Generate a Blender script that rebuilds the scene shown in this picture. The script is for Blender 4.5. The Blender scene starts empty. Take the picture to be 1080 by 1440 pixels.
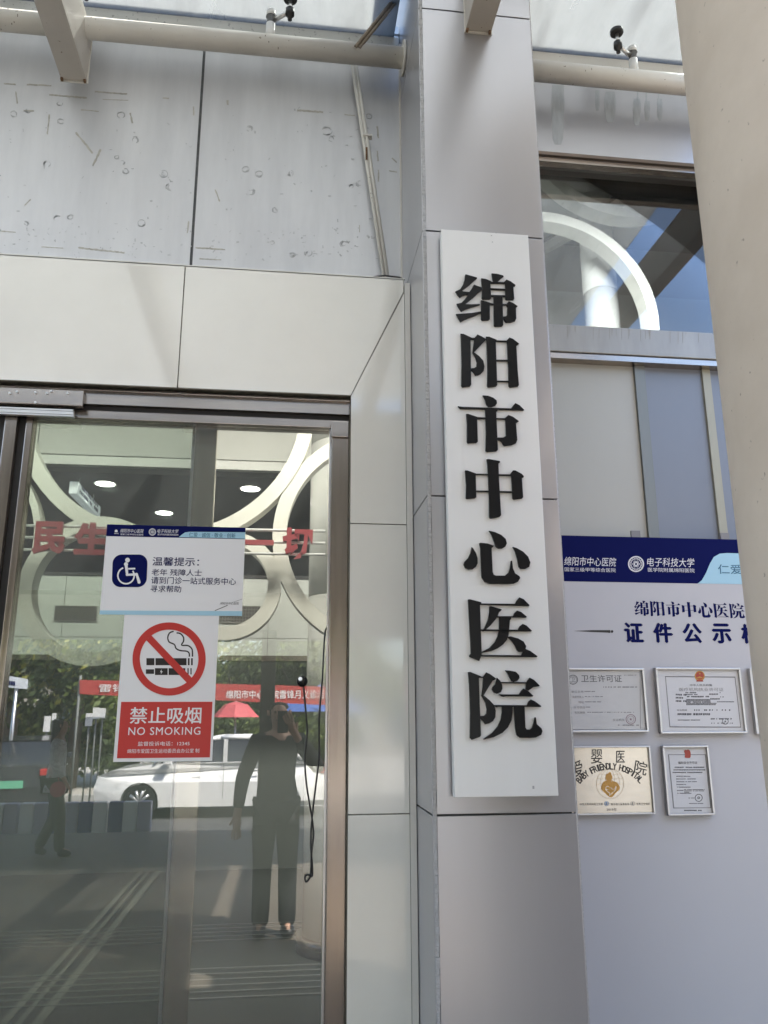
import bpy, bmesh, math, random
import numpy as np
from mathutils import Vector, Matrix
from mathutils.geometry import tessellate_polygon
random.seed(7)
S = bpy.context.scene
COL = S.collection
R = math.radians

# ------------------------------------------------------------------ camera
FPX, PITCH, YAW, ROLL = 1120.0, R(14.2361), R(7.0496), R(-.1927)
CAM = np.array([0.0, -3.0, 1.55])
def cam_axes():
    cp, sp, cy, sy = math.cos(PITCH), math.sin(PITCH), math.cos(YAW), math.sin(YAW)
    fw = np.array([cp*sy, cp*cy, sp]); rt = np.array([cy, -sy, 0.0]); up = np.cross(rt, fw)
    r2 = rt*math.cos(ROLL) + up*math.sin(ROLL)
    return np.array([r2, np.cross(r2, fw), fw])
AX = cam_axes()
cd = bpy.data.cameras.new('camera'); cam = bpy.data.objects.new('camera', cd); COL.objects.link(cam)
cd.sensor_fit = 'VERTICAL'; cd.sensor_height = 36.0; cd.lens = 36.0*FPX/1440.0
cd.clip_start = 0.02; cd.clip_end = 2000
cam.matrix_world = Matrix(((AX[0][0], AX[1][0], -AX[2][0], CAM[0]), (AX[0][1], AX[1][1], -AX[2][1], CAM[1]),
                           (AX[0][2], AX[1][2], -AX[2][2], CAM[2]), (0, 0, 0, 1)))
S.camera = cam
# ------------------------------------------------------------------ world, sun, exposure
SUN_EL, SUN_AZ = R(52), R(50)
W = bpy.data.worlds.new("World"); S.world = W; W.use_nodes = True
nt = W.node_tree; sky = nt.nodes.new('ShaderNodeTexSky'); sky.sky_type = 'NISHITA'; sky.sun_disc = False
sky.sun_elevation = SUN_EL; sky.sun_rotation = SUN_AZ; sky.dust_density = 2.0
bg = nt.nodes['Background']; bg.inputs[1].default_value = 0.15
nt.links.new(sky.outputs[0], bg.inputs[0])
sd = bpy.data.lights.new('sun', 'SUN'); sd.energy = 4.2; sd.angle = R(.53); sd.color = (1, .95, .88)
sun = bpy.data.objects.new('sun', sd); COL.objects.link(sun)
sv = Vector((math.cos(SUN_EL)*math.sin(SUN_AZ), math.cos(SUN_EL)*math.cos(SUN_AZ), math.sin(SUN_EL)))
sun.rotation_euler = sv.to_track_quat('Z', 'Y').to_euler(); sun.location = (10, 20, 40)
S.view_settings.view_transform = 'Standard'; S.view_settings.look = 'None'
S.view_settings.exposure = 2.52; S.view_settings.gamma = 1.0
S.render.engine = 'CYCLES'
S.cycles.max_bounces = 10; S.cycles.transparent_max_bounces = 16; S.cycles.diffuse_bounces = 5; S.cycles.glossy_bounces = 5
S.cycles.caustics_reflective = False; S.cycles.caustics_refractive = False
S.cycles.sample_clamp_indirect = 6.0
S.cycles.use_denoising = True

# ------------------------------------------------------------------ helpers
def ray(px, py):
    return AX.T @ np.array([(px-540)/FPX, -(py-720)/FPX, 1.0])
def at(px, py, y):                       # point of the upright plane y = const seen at a photo pixel
    d = ray(px, py); p = CAM + d*((y-CAM[1])/d[1]); return Vector(p)
def atz(px, py, z):
    d = ray(px, py); return Vector(CAM + d*((z-CAM[2])/d[2]))
def mir(px, py, y):                      # a point outside, seen mirrored in the door glass (glass plane y = 0)
    p = at(px, py, y); return Vector((p.x, -p.y, p.z))
def zm(ox, oy, s):
    return lambda x, y: (ox+x/s, oy+y/s)

def empty(name, loc, label=None, cat=None, group=None, kind=None):
    o = bpy.data.objects.new(name, None); o.empty_display_size = .1; COL.objects.link(o); o.location = loc
    return tag(o, label, cat, group, kind)
def tag(o, label=None, cat=None, group=None, kind=None):
    if label: o['label'] = label
    if cat: o['category'] = cat
    if group: o['group'] = group
    if kind: o['kind'] = kind
    return o
def wloc(o):
    v = Vector((0, 0, 0))
    while o is not None: v = v + Vector(o.location); o = o.parent
    return v
class MB:
    def __init__(s): s.v = []; s.f = []; s.m = []; s.sm = []
    def add(s, vs, fs, mi=0, smooth=False):
        b = len(s.v); s.v += [tuple(v) for v in vs]
        for f in fs: s.f.append([b+i for i in f]); s.m.append(mi); s.sm.append(smooth)
        return s
    def box(s, x0, x1, y0, y1, z0, z1, mi=0, bev=0):
        if bev:
            bm = bmesh.new(); bmesh.ops.create_cube(bm, size=1)
            for v in bm.verts: v.co = Vector(((x0+x1)/2+v.co.x*(x1-x0), (y0+y1)/2+v.co.y*(y1-y0), (z0+z1)/2+v.co.z*(z1-z0)))
            bmesh.ops.bevel(bm, geom=bm.edges[:], offset=bev, segments=2, affect='EDGES', profile=.6)
            bm.verts.index_update()
            s.add([v.co[:] for v in bm.verts], [[v.index for v in f.verts] for f in bm.faces], mi); bm.free(); return s
        v = [(x, y, z) for x in (x0, x1) for y in (y0, y1) for z in (z0, z1)]
        return s.add(v, [(0, 1, 3, 2), (4, 6, 7, 5), (0, 4, 5, 1), (2, 3, 7, 6), (0, 2, 6, 4), (1, 5, 7, 3)], mi)
    def tube(s, pts, r, seg=16, mi=0, caps=True, smooth=True, square=False):
        pts = [Vector(p) for p in pts]; n = len(pts); rs = r if isinstance(r, (list, tuple)) else [r]*n
        vs = []; prev = None
        for i, p in enumerate(pts):
            t = (pts[min(i+1, n-1)]-pts[max(i-1, 0)]).normalized()
            a = t.cross(Vector((0, 0, 1)) if abs(t.z) < .95 else Vector((1, 0, 0))).normalized() if prev is None else (prev-t*prev.dot(t)).normalized()
            prev = a; b = t.cross(a)
            for k in range(seg):
                an = 2*math.pi*(k+.5)/seg; vs.append(p+(a*math.cos(an)+b*math.sin(an))*rs[i])
        fs = [(i*seg+k, i*seg+(k+1) % seg, (i+1)*seg+(k+1) % seg, (i+1)*seg+k) for i in range(n-1) for k in range(seg)]
        b0 = len(s.v); s.add(vs, fs, mi, smooth)
        if caps:
            s.f += [[b0+k for k in range(seg)][::-1], [b0+(n-1)*seg+k for k in range(seg)]]; s.m += [mi, mi]; s.sm += [False, False]
        return s
    def prism(s, poly, y0, y1, mi=0):     # poly: world points lying on an upright plane; y0 front, y1 back
        P = [Vector((p[0], 0, p[-1])) for p in poly]; n = len(P)
        tri = tessellate_polygon([P])
        fr = [(p.x, y0, p.z) for p in P]; bk = [(p.x, y1, p.z) for p in P]
        def ori(t, want):
            a, b, c = (P[i] for i in t); cr = (b-a).cross(c-a).y
            return t if (cr < 0) == want else (t[0], t[2], t[1])
        s.add(fr, [ori(t, True) for t in tri], mi)
        area = sum(P[i].x*P[(i+1) % n].z-P[(i+1) % n].x*P[i].z for i in range(n))
        fs = [(i, (i+1) % n, n+(i+1) % n, n+i) for i in range(n)]
        if area > 0: fs = [f[::-1] for f in fs]
        s.add(fr+bk, fs, mi); s.add(bk, [ori(t, False) for t in tri], mi); return s
    def build(s, name, mats, parent=None, loc=None, flip=False):
        v = s.v
        if flip: v = [(a, -b, c) for a, b, c in v]
        o_loc = Vector(loc) if loc is not None else (Vector((0, 0, 0)) if parent is not None else
            Vector((sum(p[0] for p in v)/len(v), sum(p[1] for p in v)/len(v), min(p[2] for p in v))))
        base = (wloc(parent) if parent is not None else Vector((0, 0, 0))) + o_loc
        me = bpy.data.meshes.new(name)
        me.from_pydata([(p[0]-base.x, p[1]-base.y, p[2]-base.z) for p in v], [], [f[::-1] for f in s.f] if flip else s.f)
        for m in (mats if isinstance(mats, (list, tuple)) else [mats]): me.materials.append(m)
        me.polygons.foreach_set('material_index', s.m); me.polygons.foreach_set('use_smooth', s.sm)
        me.update()
        o = bpy.data.objects.new(name, me); COL.objects.link(o); o.location = o_loc
        if parent is not None: o.parent = parent
        return o
def ribbon(pts, w, closed=False):          # 2D polyline -> list of quads (2D)
    P = [Vector((p[0], p[1])) for p in pts]; n = len(P); L = []; Rr = []
    for i in range(n):
        a = P[(i-1) % n] if closed or i else P[i]; b = P[(i+1) % n] if closed or i < n-1 else P[i]
        t = (b-a).normalized(); nn = Vector((-t.y, t.x)); L.append(P[i]+nn*w/2); Rr.append(P[i]-nn*w/2)
    return [[L[i], L[(i+1) % n], Rr[(i+1) % n], Rr[i]] for i in range(n if closed else n-1)]
def circ(cx, cy, r, n=48, a0=0, a1=360, ry=None):
    return [(cx+r*math.cos(R(a0+(a1-a0)*i/n)), cy+(ry or r)*math.sin(R(a0+(a1-a0)*i/n))) for i in range(n+(0 if a1-a0 == 360 else 1))]

# ------------------------------------------------------------------ materials
MC = {}
def mat(name, col, rough=.5, metal=0.0, var=0.0, scale=6.0, stretch=(1, 1, 1), bump=0.0, bscale=60.0, rvar=0.0, spec=.5, col2=None, spots=0, spotcol=(.2, .19, .17), emit=0, coat=0):
    if name in MC: return MC[name]
    m = bpy.data.materials.new(name); m.use_nodes = True; N = m.node_tree.nodes; Lk = m.node_tree.links
    b = N['Principled BSDF']; b.inputs['Roughness'].default_value = rough; b.inputs['Metallic'].default_value = metal
    b.inputs['Specular IOR Level'].default_value = spec; b.inputs['Base Color'].default_value = (*col, 1)
    if coat: b.inputs['Coat Weight'].default_value = coat; b.inputs['Coat Roughness'].default_value = .06
    geo = N.new('ShaderNodeNewGeometry'); mp = N.new('ShaderNodeMapping'); mp.inputs['Scale'].default_value = stretch
    Lk.new(geo.outputs['Position'], mp.inputs['Vector'])
    if var or col2:
        nz = N.new('ShaderNodeTexNoise'); nz.inputs['Scale'].default_value = scale; nz.inputs['Detail'].default_value = 6; nz.inputs['Roughness'].default_value = .62
        Lk.new(mp.outputs[0], nz.inputs['Vector'])
        rp = N.new('ShaderNodeValToRGB'); rp.color_ramp.elements[0].position = .3; rp.color_ramp.elements[1].position = .72
        c2 = col2 or tuple(min(1, c*(1+var)) for c in col); c1 = col if col2 else tuple(c*(1-var) for c in col)
        rp.color_ramp.elements[0].color = (*c1, 1); rp.color_ramp.elements[1].color = (*c2, 1)
        Lk.new(nz.outputs['Fac'], rp.inputs[0]); out = rp.outputs[0]
        if spots:
            sn = N.new('ShaderNodeTexNoise'); sn.inputs['Scale'].default_value = 55; sn.inputs['Detail'].default_value = 3
            Lk.new(geo.outputs['Position'], sn.inputs['Vector'])
            sr = N.new('ShaderNodeValToRGB'); sr.color_ramp.elements[0].position = 1-spots; sr.color_ramp.elements[1].position = min(1, 1-spots+.05)
            Lk.new(sn.outputs['Fac'], sr.inputs[0]); mx = N.new('ShaderNodeMix'); mx.data_type = 'RGBA'
            Lk.new(sr.outputs[0], mx.inputs['Factor']); Lk.new(out, mx.inputs['A']); mx.inputs['B'].default_value = (*spotcol, 1); out = mx.outputs['Result']
        Lk.new(out, b.inputs['Base Color'])
        if rvar:
            mr = N.new('ShaderNodeMapRange'); mr.inputs['To Min'].default_value = max(0, rough-rvar); mr.inputs['To Max'].default_value = min(1, rough+rvar)
            Lk.new(nz.outputs['Fac'], mr.inputs['Value']); Lk.new(mr.outputs[0], b.inputs['Roughness'])
    if bump:
        bn = N.new('ShaderNodeTexNoise'); bn.inputs['Scale'].default_value = bscale; bn.inputs['Detail'].default_value = 4
        Lk.new(mp.outputs[0], bn.inputs['Vector']); bp = N.new('ShaderNodeBump'); bp.inputs['Strength'].default_value = bump; bp.inputs['Distance'].default_value = .01
        Lk.new(bn.outputs['Fac'], bp.inputs['Height']); Lk.new(bp.outputs[0], b.inputs['Normal'])
    if emit: b.inputs['Emission Color'].default_value = (*col, 1); b.inputs['Emission Strength'].default_value = emit
    MC[name] = m; return m
def glass(name, tint, refl=.08, rough=0.0, dirt=0.0, dirtcol=(.6, .6, .58), trans=0.0):
    m = bpy.data.materials.new(name); m.use_nodes = True; N = m.node_tree.nodes; Lk = m.node_tree.links; N.clear()
    out = N.new('ShaderNodeOutputMaterial'); tr = N.new('ShaderNodeBsdfTransparent'); tr.inputs[0].default_value = (*tint, 1)
    gl = N.new('ShaderNodeBsdfGlossy'); gl.inputs['Roughness'].default_value = rough
    fr = N.new('ShaderNodeFresnel'); fr.inputs[0].default_value = 1.5
    mr = N.new('ShaderNodeMapRange'); mr.inputs['From Min'].default_value = .04; mr.inputs['To Min'].default_value = refl; mr.inputs['To Max'].default_value = 1
    Lk.new(fr.outputs[0], mr.inputs['Value'])
    mx = N.new('ShaderNodeMixShader'); Lk.new(mr.outputs[0], mx.inputs[0]); Lk.new(tr.outputs[0], mx.inputs[1]); Lk.new(gl.outputs[0], mx.inputs[2]); res = mx
    if dirt or trans:
        df = N.new('ShaderNodeBsdfDiffuse'); df.inputs[0].default_value = (*dirtcol, 1)
        ts = N.new('ShaderNodeBsdfTranslucent'); ts.inputs[0].default_value = (*dirtcol, 1)
        m2 = N.new('ShaderNodeMixShader'); m2.inputs[0].default_value = trans; Lk.new(df.outputs[0], m2.inputs[1]); Lk.new(ts.outputs[0], m2.inputs[2])
        geo = N.new('ShaderNodeNewGeometry'); mp = N.new('ShaderNodeMapping'); mp.inputs['Scale'].default_value = (3, .7, 3) if dirt > .1 else (1, 1, .3)
        Lk.new(geo.outputs['Position'], mp.inputs['Vector'])
        nz = N.new('ShaderNodeTexNoise'); nz.inputs['Scale'].default_value = 2.2; nz.inputs['Detail'].default_value = 7; Lk.new(mp.outputs[0], nz.inputs['Vector'])
        mm = N.new('ShaderNodeMapRange'); mm.inputs['From Min'].default_value = .3; mm.inputs['From Max'].default_value = .75
        mm.inputs['To Min'].default_value = dirt*.55; mm.inputs['To Max'].default_value = min(1, dirt*1.5); Lk.new(nz.outputs['Fac'], mm.inputs['Value'])
        m3 = N.new('ShaderNodeMixShader'); Lk.new(mm.outputs[0], m3.inputs[0]); Lk.new(mx.outputs[0], m3.inputs[1]); Lk.new(m2.outputs[0], m3.inputs[2]); res = m3
    Lk.new(res.outputs[0], out.inputs[0]); return m

M_panel = mat('grey_wall_panel', (.53, .535, .555), .40, .25, col2=(.68, .685, .70), scale=1.9, stretch=(2.6, 1, .4), bump=.02, bscale=14, rvar=.06)
M_alu = mat('silver_cladding', (.50, .495, .515), .30, .6, var=.035, scale=1.2, stretch=(3, 3, .3), rvar=.02)
M_seal = mat('grey_sealant', (.44, .44, .45), .8, 0, var=.15, scale=70, bump=.3, bscale=120)
M_joint = mat('dark_joint', (.10, .105, .11), .7, 0, var=.3, scale=40)
M_stone = mat('cream_tile', (.79, .775, .72), .08, 0, var=.035, scale=3, rvar=.03, coat=1.0)
M_grout = mat('grout', (.32, .31, .28), .9, 0, var=.3, scale=30)
M_steel = mat('brown_stainless', (.40, .36, .325), .22, .92, var=.12, scale=3, stretch=(1, 1, 14), rvar=.08)
M_steelv = mat('stainless_upright', (.36, .31, .265), .2, .92, var=.10, scale=4, stretch=(16, 16, .6), rvar=.07)
M_bright = mat('bright_aluminium', (.72, .72, .72), .28, .9, var=.08, scale=6)
M_dark = mat('dark_recess', (.025, .024, .024), .6)
M_cream = mat('cream_paint', (.74, .715, .665), .38, 0, var=.06, scale=5, spots=.30, spotcol=(.30, .25, .2))
M_beam = mat('beam_paint', (.56, .52, .47), .45, 0, var=.07, scale=4, spots=.31, spotcol=(.25, .19, .15))
M_rust = mat('rust_stain', (.20, .12, .07), .85, 0, var=.4, scale=60)
M_col = mat('column_paint', (.70, .60, .505), .62, 0, col2=(.56, .465, .375), scale=2.4, bump=.08, bscale=18, spots=.29, spotcol=(.36, .29, .23))
M_white = mat('white_sign_paint', (.80, .80, .79), .28, 0, var=.015, scale=3, stretch=(4, 4, .4))
M_black = mat('black_letter', (.008, .008, .009), .3, 0, spec=.3)
M_blackp = mat('black_plastic', (.015, .015, .016), .35)
M_paper = mat('poster_white', (.78, .78, .80), .3)
M_board = mat('board_white', (.50, .50, .53), .42, 0, var=.015, scale=2)
M_navy = mat('navy_print', (.004, .007, .075), .65, spec=.06)
M_ltblue = mat('light_blue_print', (.36, .60, .74), .35)
M_red = mat('red_print', (.52, .035, .030), .3)
M_gold = mat('gold_print', (.46, .25, .06), .35, .3)
M_plaque = mat('pale_gold_plate', (.66, .61, .52), .22, .55, var=.06, scale=3, stretch=(1, 1, 6))
M_frame = mat('silver_frame', (.52, .52, .53), .3, .8)
M_cert = mat('silver_paper', (.50, .50, .51), .35, .2, var=.05, scale=6)
M_certw = mat('certificate_paper', (.62, .62, .64), .35)
M_grey = mat('grey_print', (.09, .09, .10), .6)
M_soft = mat('soft_print', (.22, .215, .22), .6)
M_ringp = mat('ring_paint', (.76, .75, .68), .4, 0, var=.03, scale=3)
M_tilew = mat('pale_wall_tile', (.62, .64, .60), .3, 0, var=.04, scale=2)
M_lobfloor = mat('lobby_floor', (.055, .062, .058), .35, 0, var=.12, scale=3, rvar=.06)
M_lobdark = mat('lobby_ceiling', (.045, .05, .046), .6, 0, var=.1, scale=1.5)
M_fascia = mat('fascia_panel', (.60, .60, .56), .35, 0, var=.04, scale=1, stretch=(1, 1, 3))
M_letter = mat('maroon_letter', (.34, .045, .055), .45)
M_lamp = mat('lamp_disc', (1, .97, .9), .5, emit=6)
M_frost_c = mat('frosted_film_cream', (.42, .42, .385), .42, 0, var=.05, scale=1.2, stretch=(1, 1, .5), spec=.6)
M_frost_b = mat('frosted_sky_tint', (.20, .225, .275), .36, 0, var=.06, scale=1.2, stretch=(1, 1, .5), spec=.6)  # blue of the reflected sky put into the pane colour
M_pave = mat('plaza_paving', (.15, .127, .10), .5, 0, var=.14, scale=2.0, rvar=.08)
M_road = mat('asphalt', (.055, .055, .056), .8, 0, var=.25, scale=12)
M_ground = mat('far_ground', (.16, .17, .12), .9, 0, var=.25, scale=.5)
M_conc = mat('portico_paint', (.42, .41, .39), .7, 0, var=.08, scale=1)
M_tower = mat('tower_tile', (.50, .49, .46), .6, 0, var=.06, scale=1)
M_win = mat('tower_window', (.05, .07, .09), .08, 0, spec=.8)
G_door = glass('door_glass', (.80, .815, .80), .15, dirt=.07, dirtcol=(.55, .58, .55))
G_leaf = glass('inner_leaf_glass', (.68, .725, .70), .06)
G_win = glass('window_glass', (.66, .70, .74), .075, dirt=.015)
G_can = glass('canopy_glass', (.80, .84, .84), .06, dirt=.42, dirtcol=(.46, .46, .445), trans=.85)
G_dim_dirty = glass('dimmed_dirty_canopy_glass', (.72, .76, .76), .05, dirt=.72, dirtcol=(.25, .255, .25), trans=.85)  # dirty glass, toned darker beside the wall to tame the canopy's glare
G_car = glass('car_glass', (.12, .13, .14), .08)

# ------------------------------------------------------------------ text
def text_mesh(body, bold=0.0, spacing=1.0, shear=0.0):
    cu = bpy.data.curves.new('text', 'FONT'); cu.body = body; cu.offset = bold; cu.space_character = spacing; cu.shear = shear; cu.resolution_u = 3
    o = bpy.data.objects.new('text', cu); COL.objects.link(o)
    dg = bpy.context.evaluated_depsgraph_get(); dg.update()
    me = bpy.data.meshes.new_from_object(o.evaluated_get(dg))
    v = [(p.co.x, p.co.y) for p in me.vertices]; f = [list(p.vertices) for p in me.polygons]
    bpy.data.objects.remove(o); bpy.data.curves.remove(cu); bpy.data.meshes.remove(me)
    return v, f
def text_into(mb, body, box, y, bold=0.0, spacing=1.0, mi=0, rot=0.0, thick=0.0, shear=0.0, flip_x=False):
    """ink box (left, top, right, bottom) in world x/z: fills it with the text on plane y"""
    v, f = text_mesh(body, bold if thick else 0, spacing, shear)
    xs = [p[0] for p in v]; ys = [p[1] for p in v]; x0, x1, y0, y1 = min(xs), max(xs), min(ys), max(ys)
    L, T, Rt, B = box; sx = (Rt-L)/(x1-x0); sz = (T-B)/max(1e-6, y1-y0); cx, cz = (L+Rt)/2, (T+B)/2; c, s_ = math.cos(rot), math.sin(rot)
    offs = [(0, 0)]
    if bold and not thick: dd = bold*(T-B)*(1.0 if len(body) > 1 else 1.3); offs = [(0, 0), (dd, 0), (-dd, 0), (0, dd*.7), (0, -dd*.7)]
    for oi, (ox_, oz_) in enumerate(offs):
        W_ = []
        for a, b in v:
            X = L+(a-x0)*sx-cx; Z = B+(b-y0)*sz-cz; W_.append((cx+ox_+X*c-Z*s_, y-.00003*oi, cz+oz_+X*s_+Z*c))
        mb.add(W_, f, mi)
    if thick:
        n = len(W_); mb.add([(p[0], y+thick, p[2]) for p in W_], [g[::-1] for g in f], mi)
        cnt = {}
        for g in f:
            for i in range(len(g)): a, b = g[i], g[(i+1) % len(g)]; cnt[(a, b)] = 1
        ed = [(a, b) for (a, b) in cnt if (b, a) not in cnt]
        mb.add(W_+[(p[0], y+thick, p[2]) for p in W_], [(b, a, n+a, n+b) for a, b in ed], mi)
    return mb
def pbox(z, y, x0, y0, x1, y1):            # zoom pixels -> world box on plane y
    ym = (y0+y1)/2; xm = (x0+x1)/2
    return (at(*z(x0, ym), y).x, at(*z(xm, y0), y).z, at(*z(x1, ym), y).x, at(*z(xm, y1), y).z)
def P_(z, y, pts): return [at(*z(*p), y) for p in pts]

FILL_W = 140
# ================================================================== SETTING
MB().box(-400, 400, -400, 400, -.62, -.60).build('ground', M_ground)['kind'] = 'structure'
MB().box(-60, 60, -30, -9.3, -.6, -.40).build('road', M_road)['kind'] = 'structure'
pv = MB().box(-14, 14, -9.0, -.02, -.58, -.004)
pv.build('plaza_paving', M_pave)['kind'] = 'structure'
stp = MB()
for i in range(2): stp.box(-14, 14, -9.3-.3*i+.0, -9.0-.3*i, -.58, -.14-.13*i)
stp.build('steps', mat('step_stone', (.42, .41, .38), .6, var=.08))['kind'] = 'structure'
MB().box(-60, 60, -17.6, -17.3, -.6, -.26).build('kerb', mat('kerb_stone', (.42, .42, .40), .8, var=.1))['kind'] = 'structure'
MB().box(-60, 60, -34, -17.61, -.6, -.28).build('pavement', mat('pavement_slabs', (.40, .38, .34), .8, var=.12, scale=1))['kind'] = 'structure'
mk = MB()
for i in range(14): mk.box(-30+i*5, -27.5+i*5, -15.72, -15.6, -.4, -.396)
mk.build('road_marking', mat('road_paint', (.7, .7, .68), .7))['kind'] = 'structure'
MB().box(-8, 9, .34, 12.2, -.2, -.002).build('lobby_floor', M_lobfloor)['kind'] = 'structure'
ls = MB()
for dx, w in ((0, .045), (.085, .03), (.17, .055)):
    ls.box(-1.42+dx, -1.42+dx+w, 1.0, 9.6, -.002, .003)
ls.build('floor_inlay', mat('inlay_stone', (.24, .24, .22), .35, var=.06))['kind'] = 'structure'

# ---- hospital tower (unseen, added for its shade) and atrium shell
PX0, PX1 = .4706, .937                       # pillar sides
ht = empty('shading_tower', (0, 4.4, 0), 'unseen pale hospital block added behind the lobby for its shade', 'building')
MB().box(-14, 16, 4.4, 4.7, 3.92, 11).build('front_wall', M_tower, ht)
MB().box(-14, 16, 12.2, 12.6, 0, 11).build('back_wall', M_tower, ht)
MB().box(-14, -13.7, 4.7, 12.2, 3.92, 11).build('side_wall', M_tower, ht)
MB().box(15.7, 16, 4.7, 12.2, 3.92, 11).build('side_wall', M_tower, ht)
MB().box(-14.2, 16.2, 4.2, 12.8, 11, 11.3).build('roof', M_conc, ht)
for k in range(2):
    for i in range(9):
        x = -12.5+i*3.1; z = 7.0+k*2.0
        f = MB().box(x, x+1.8, 4.37, 4.4, z, z+1.4).build('window', M_bright, ht)
        MB().box(x+.06, x+1.74, 4.36, 4.37, z+.06, z+1.34).build('pane', M_win, f)
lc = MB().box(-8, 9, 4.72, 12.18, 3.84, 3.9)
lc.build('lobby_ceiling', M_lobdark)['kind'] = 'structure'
fas = MB(); 
for i in range(6): fas.box(-8+i*2.84, -8+i*2.84+2.83, 4.34, 4.39, 3.90, 5.9)
fa = fas.build('fascia_wall', M_fascia); tag(fa, 'pale panelled bulkhead above the dark lobby ceiling edge', 'wall')
MB().box(-8, 9, 4.33, 4.40, 3.80, 3.885).build('edge_trim', mat('edge_trim_paint', (.78, .78, .74), .4), fa)
sw = MB().box(-8.2, -8, .34, 12.2, -.2, 4.7)
tag(sw.build('lobby_side_wall', M_tilew), 'plain tiled side wall at the left end of the lobby', 'wall')
sw = MB().box(9, 9.2, .34, 12.2, -.2, 4.7)
tag(sw.build('lobby_side_wall', M_tilew), 'plain tiled side wall at the right end of the lobby', 'wall')
ar = empty('sun_block_roof', (0, 2.3, 5.3), 'unseen sloping lobby roof shaped to keep direct sun out', 'roof')
def slope(x0, x1, z0, z1_, th): return MB().add([(x0, .32, z0), (x1, .32, z0), (x1, 4.4, z1_), (x0, 4.4, z1_), (x0, .32, z0+th), (x1, .32, z0+th), (x1, 4.4, z1_+th), (x0, 4.4, z1_+th)],
    [(0, 3, 2, 1), (4, 5, 6, 7), (0, 1, 5, 4), (3, 7, 6, 2), (0, 4, 7, 3), (1, 2, 6, 5)])
slope(2.6, 9, 4.80, 6.5, .012).build('pane', glass('sun_block_glass', (.07, .075, .075), .06), ar)  # pane tinted almost black to block the sun
slope(-8, 2.59, 4.80, 6.5, .12).build('solid_panel', M_conc, ar)  # opaque part added to keep direct sun off the lobby floor
for i in range(4):
    x = 2.62+i*1.9
    slope(x, x+.07, 4.68, 6.37, .1).build('rib', M_cream, ar)
for i in range(4):  # fill lamps added out of view to brighten the ring screen
    x = -5.25+i*2.4
    t = empty('fill_lamp', (x, .62, 4.62), 'unseen fill lamp added behind the facade to brighten the lobby rings', 'lamp', 'added fill lamps lighting the lobby rings')
    MB().tube([(x, .62, 4.60), (x, .62, 4.95)], .07, 16).build('housing', M_cream, t)
    MB().tube([(x, .62, 4.59), (x, .62, 4.599)], .06, 16).build('lamp_disc', mat('lamp_disc', (1, .97, .9), .5, emit=6), t)
    ld = bpy.data.lights.new('fill_lamp_light', 'SPOT'); ld.energy = FILL_W; ld.spot_size = R(104); ld.spot_blend = .35; ld.shadow_soft_size = .4; ld.color = (1, .95, .86)
    lo = bpy.data.objects.new('fill_lamp_light', ld); COL.objects.link(lo); lo.parent = t; lo.location = (0, 0, -.09); lo.rotation_euler = (R(62), 0, 0)

# ---- facade walls
YP = .13
zpt = 3.20
jx = at(278, 220, YP).x
fw_ = empty('facade_wall', (-2, .2, 3.2), 'grey metal panel wall with tape marks above the cream door surround', 'wall')
MB().box(-8, .47, YP+.02, .32, 3.30, 4.76).build('backing', M_conc, fw_)
for x0, x1 in ((-8, -4.9), (-4.894, jx-1.62), (jx-1.614, jx-.006)):
    pass
# marks left by old tape and suction cups belong to the panels themselves
def marks(mb, spec, y, mi):
    for q in spec:
        k = q[0]
        if k == 't':                       # tape strip: x0 y0 x1 y1 width(px)
            a_, b_ = Vector((q[1], q[2])), Vector((q[3], q[4])); L_ = max((b_-a_).length, .01); t_ = (b_-a_)/L_; n_ = Vector((-t_.y, t_.x)); m_ = max(3, int(L_/2.2))
            up_ = [a_+t_*L_*i/m_+n_*q[5]*.5*random.uniform(.45, 1.15) for i in range(m_+1)]; dn_ = [a_+t_*L_*i/m_-n_*q[5]*.5*random.uniform(.45, 1.15) for i in range(m_+1)]
            mb.prism([at(*p, y) for p in up_+dn_[::-1]], y-.0008, y-.0002, mi)
        else:                              # broken ring
            for _ in range(5):
                a0 = random.uniform(0, 360); rr = q[3]*random.uniform(.35, 1)
                for qd in ribbon(circ(q[1], q[2], rr, 9, a0, a0+random.uniform(40, 150), rr*.85), random.uniform(.4, 1.3)):
                    mb.prism([at(*p, y) for p in qd], y-.0010, y-.0002, mi)
M_tape = mat('tape_residue', (.46, .445, .40), .75, 0, var=.2, scale=40)
M_scuff = mat('scuff_residue', (.475, .485, .50), .7, 0, var=.25, scale=60)
z1 = zm(0, 0, 1.8)
tapes = [(125, 240, 220, 248, 6), (240, 232, 322, 238, 5), (68, 214, 130, 217, 5), (260, 252, 325, 254, 2.5), (192, 335, 235, 388, 7), (255, 378, 235, 420, 7),
         (330, 286, 335, 312, 6), (125, 290, 120, 340, 5), (40, 232, 44, 262, 5), (752, 279, 818, 284, 7), (872, 290, 898, 293, 4), (490, 270, 490, 292, 5), (412, 248, 428, 249, 5),
         (198, 627, 315, 640, 6), (495, 627, 570, 632, 5), (505, 655, 560, 658, 4), (545, 480, 556, 510, 5), (955, 320, 958, 350, 7), (955, 382, 957, 408, 6), (958, 430, 958, 460, 5),
         (0, 585, 40, 588, 4), (105, 625, 160, 628, 3), (576, 254, 577, 266, 8), (985, 432, 1005, 436, 5), (992, 400, 1004, 412, 5), (205, 278, 250, 282, 4), (10, 212, 40, 214, 5), (60, 280, 86, 281, 5), (910, 570, 910, 588, 3), (478, 560, 474, 590, 5), (78, 505, 62, 520, 4)]
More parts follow.
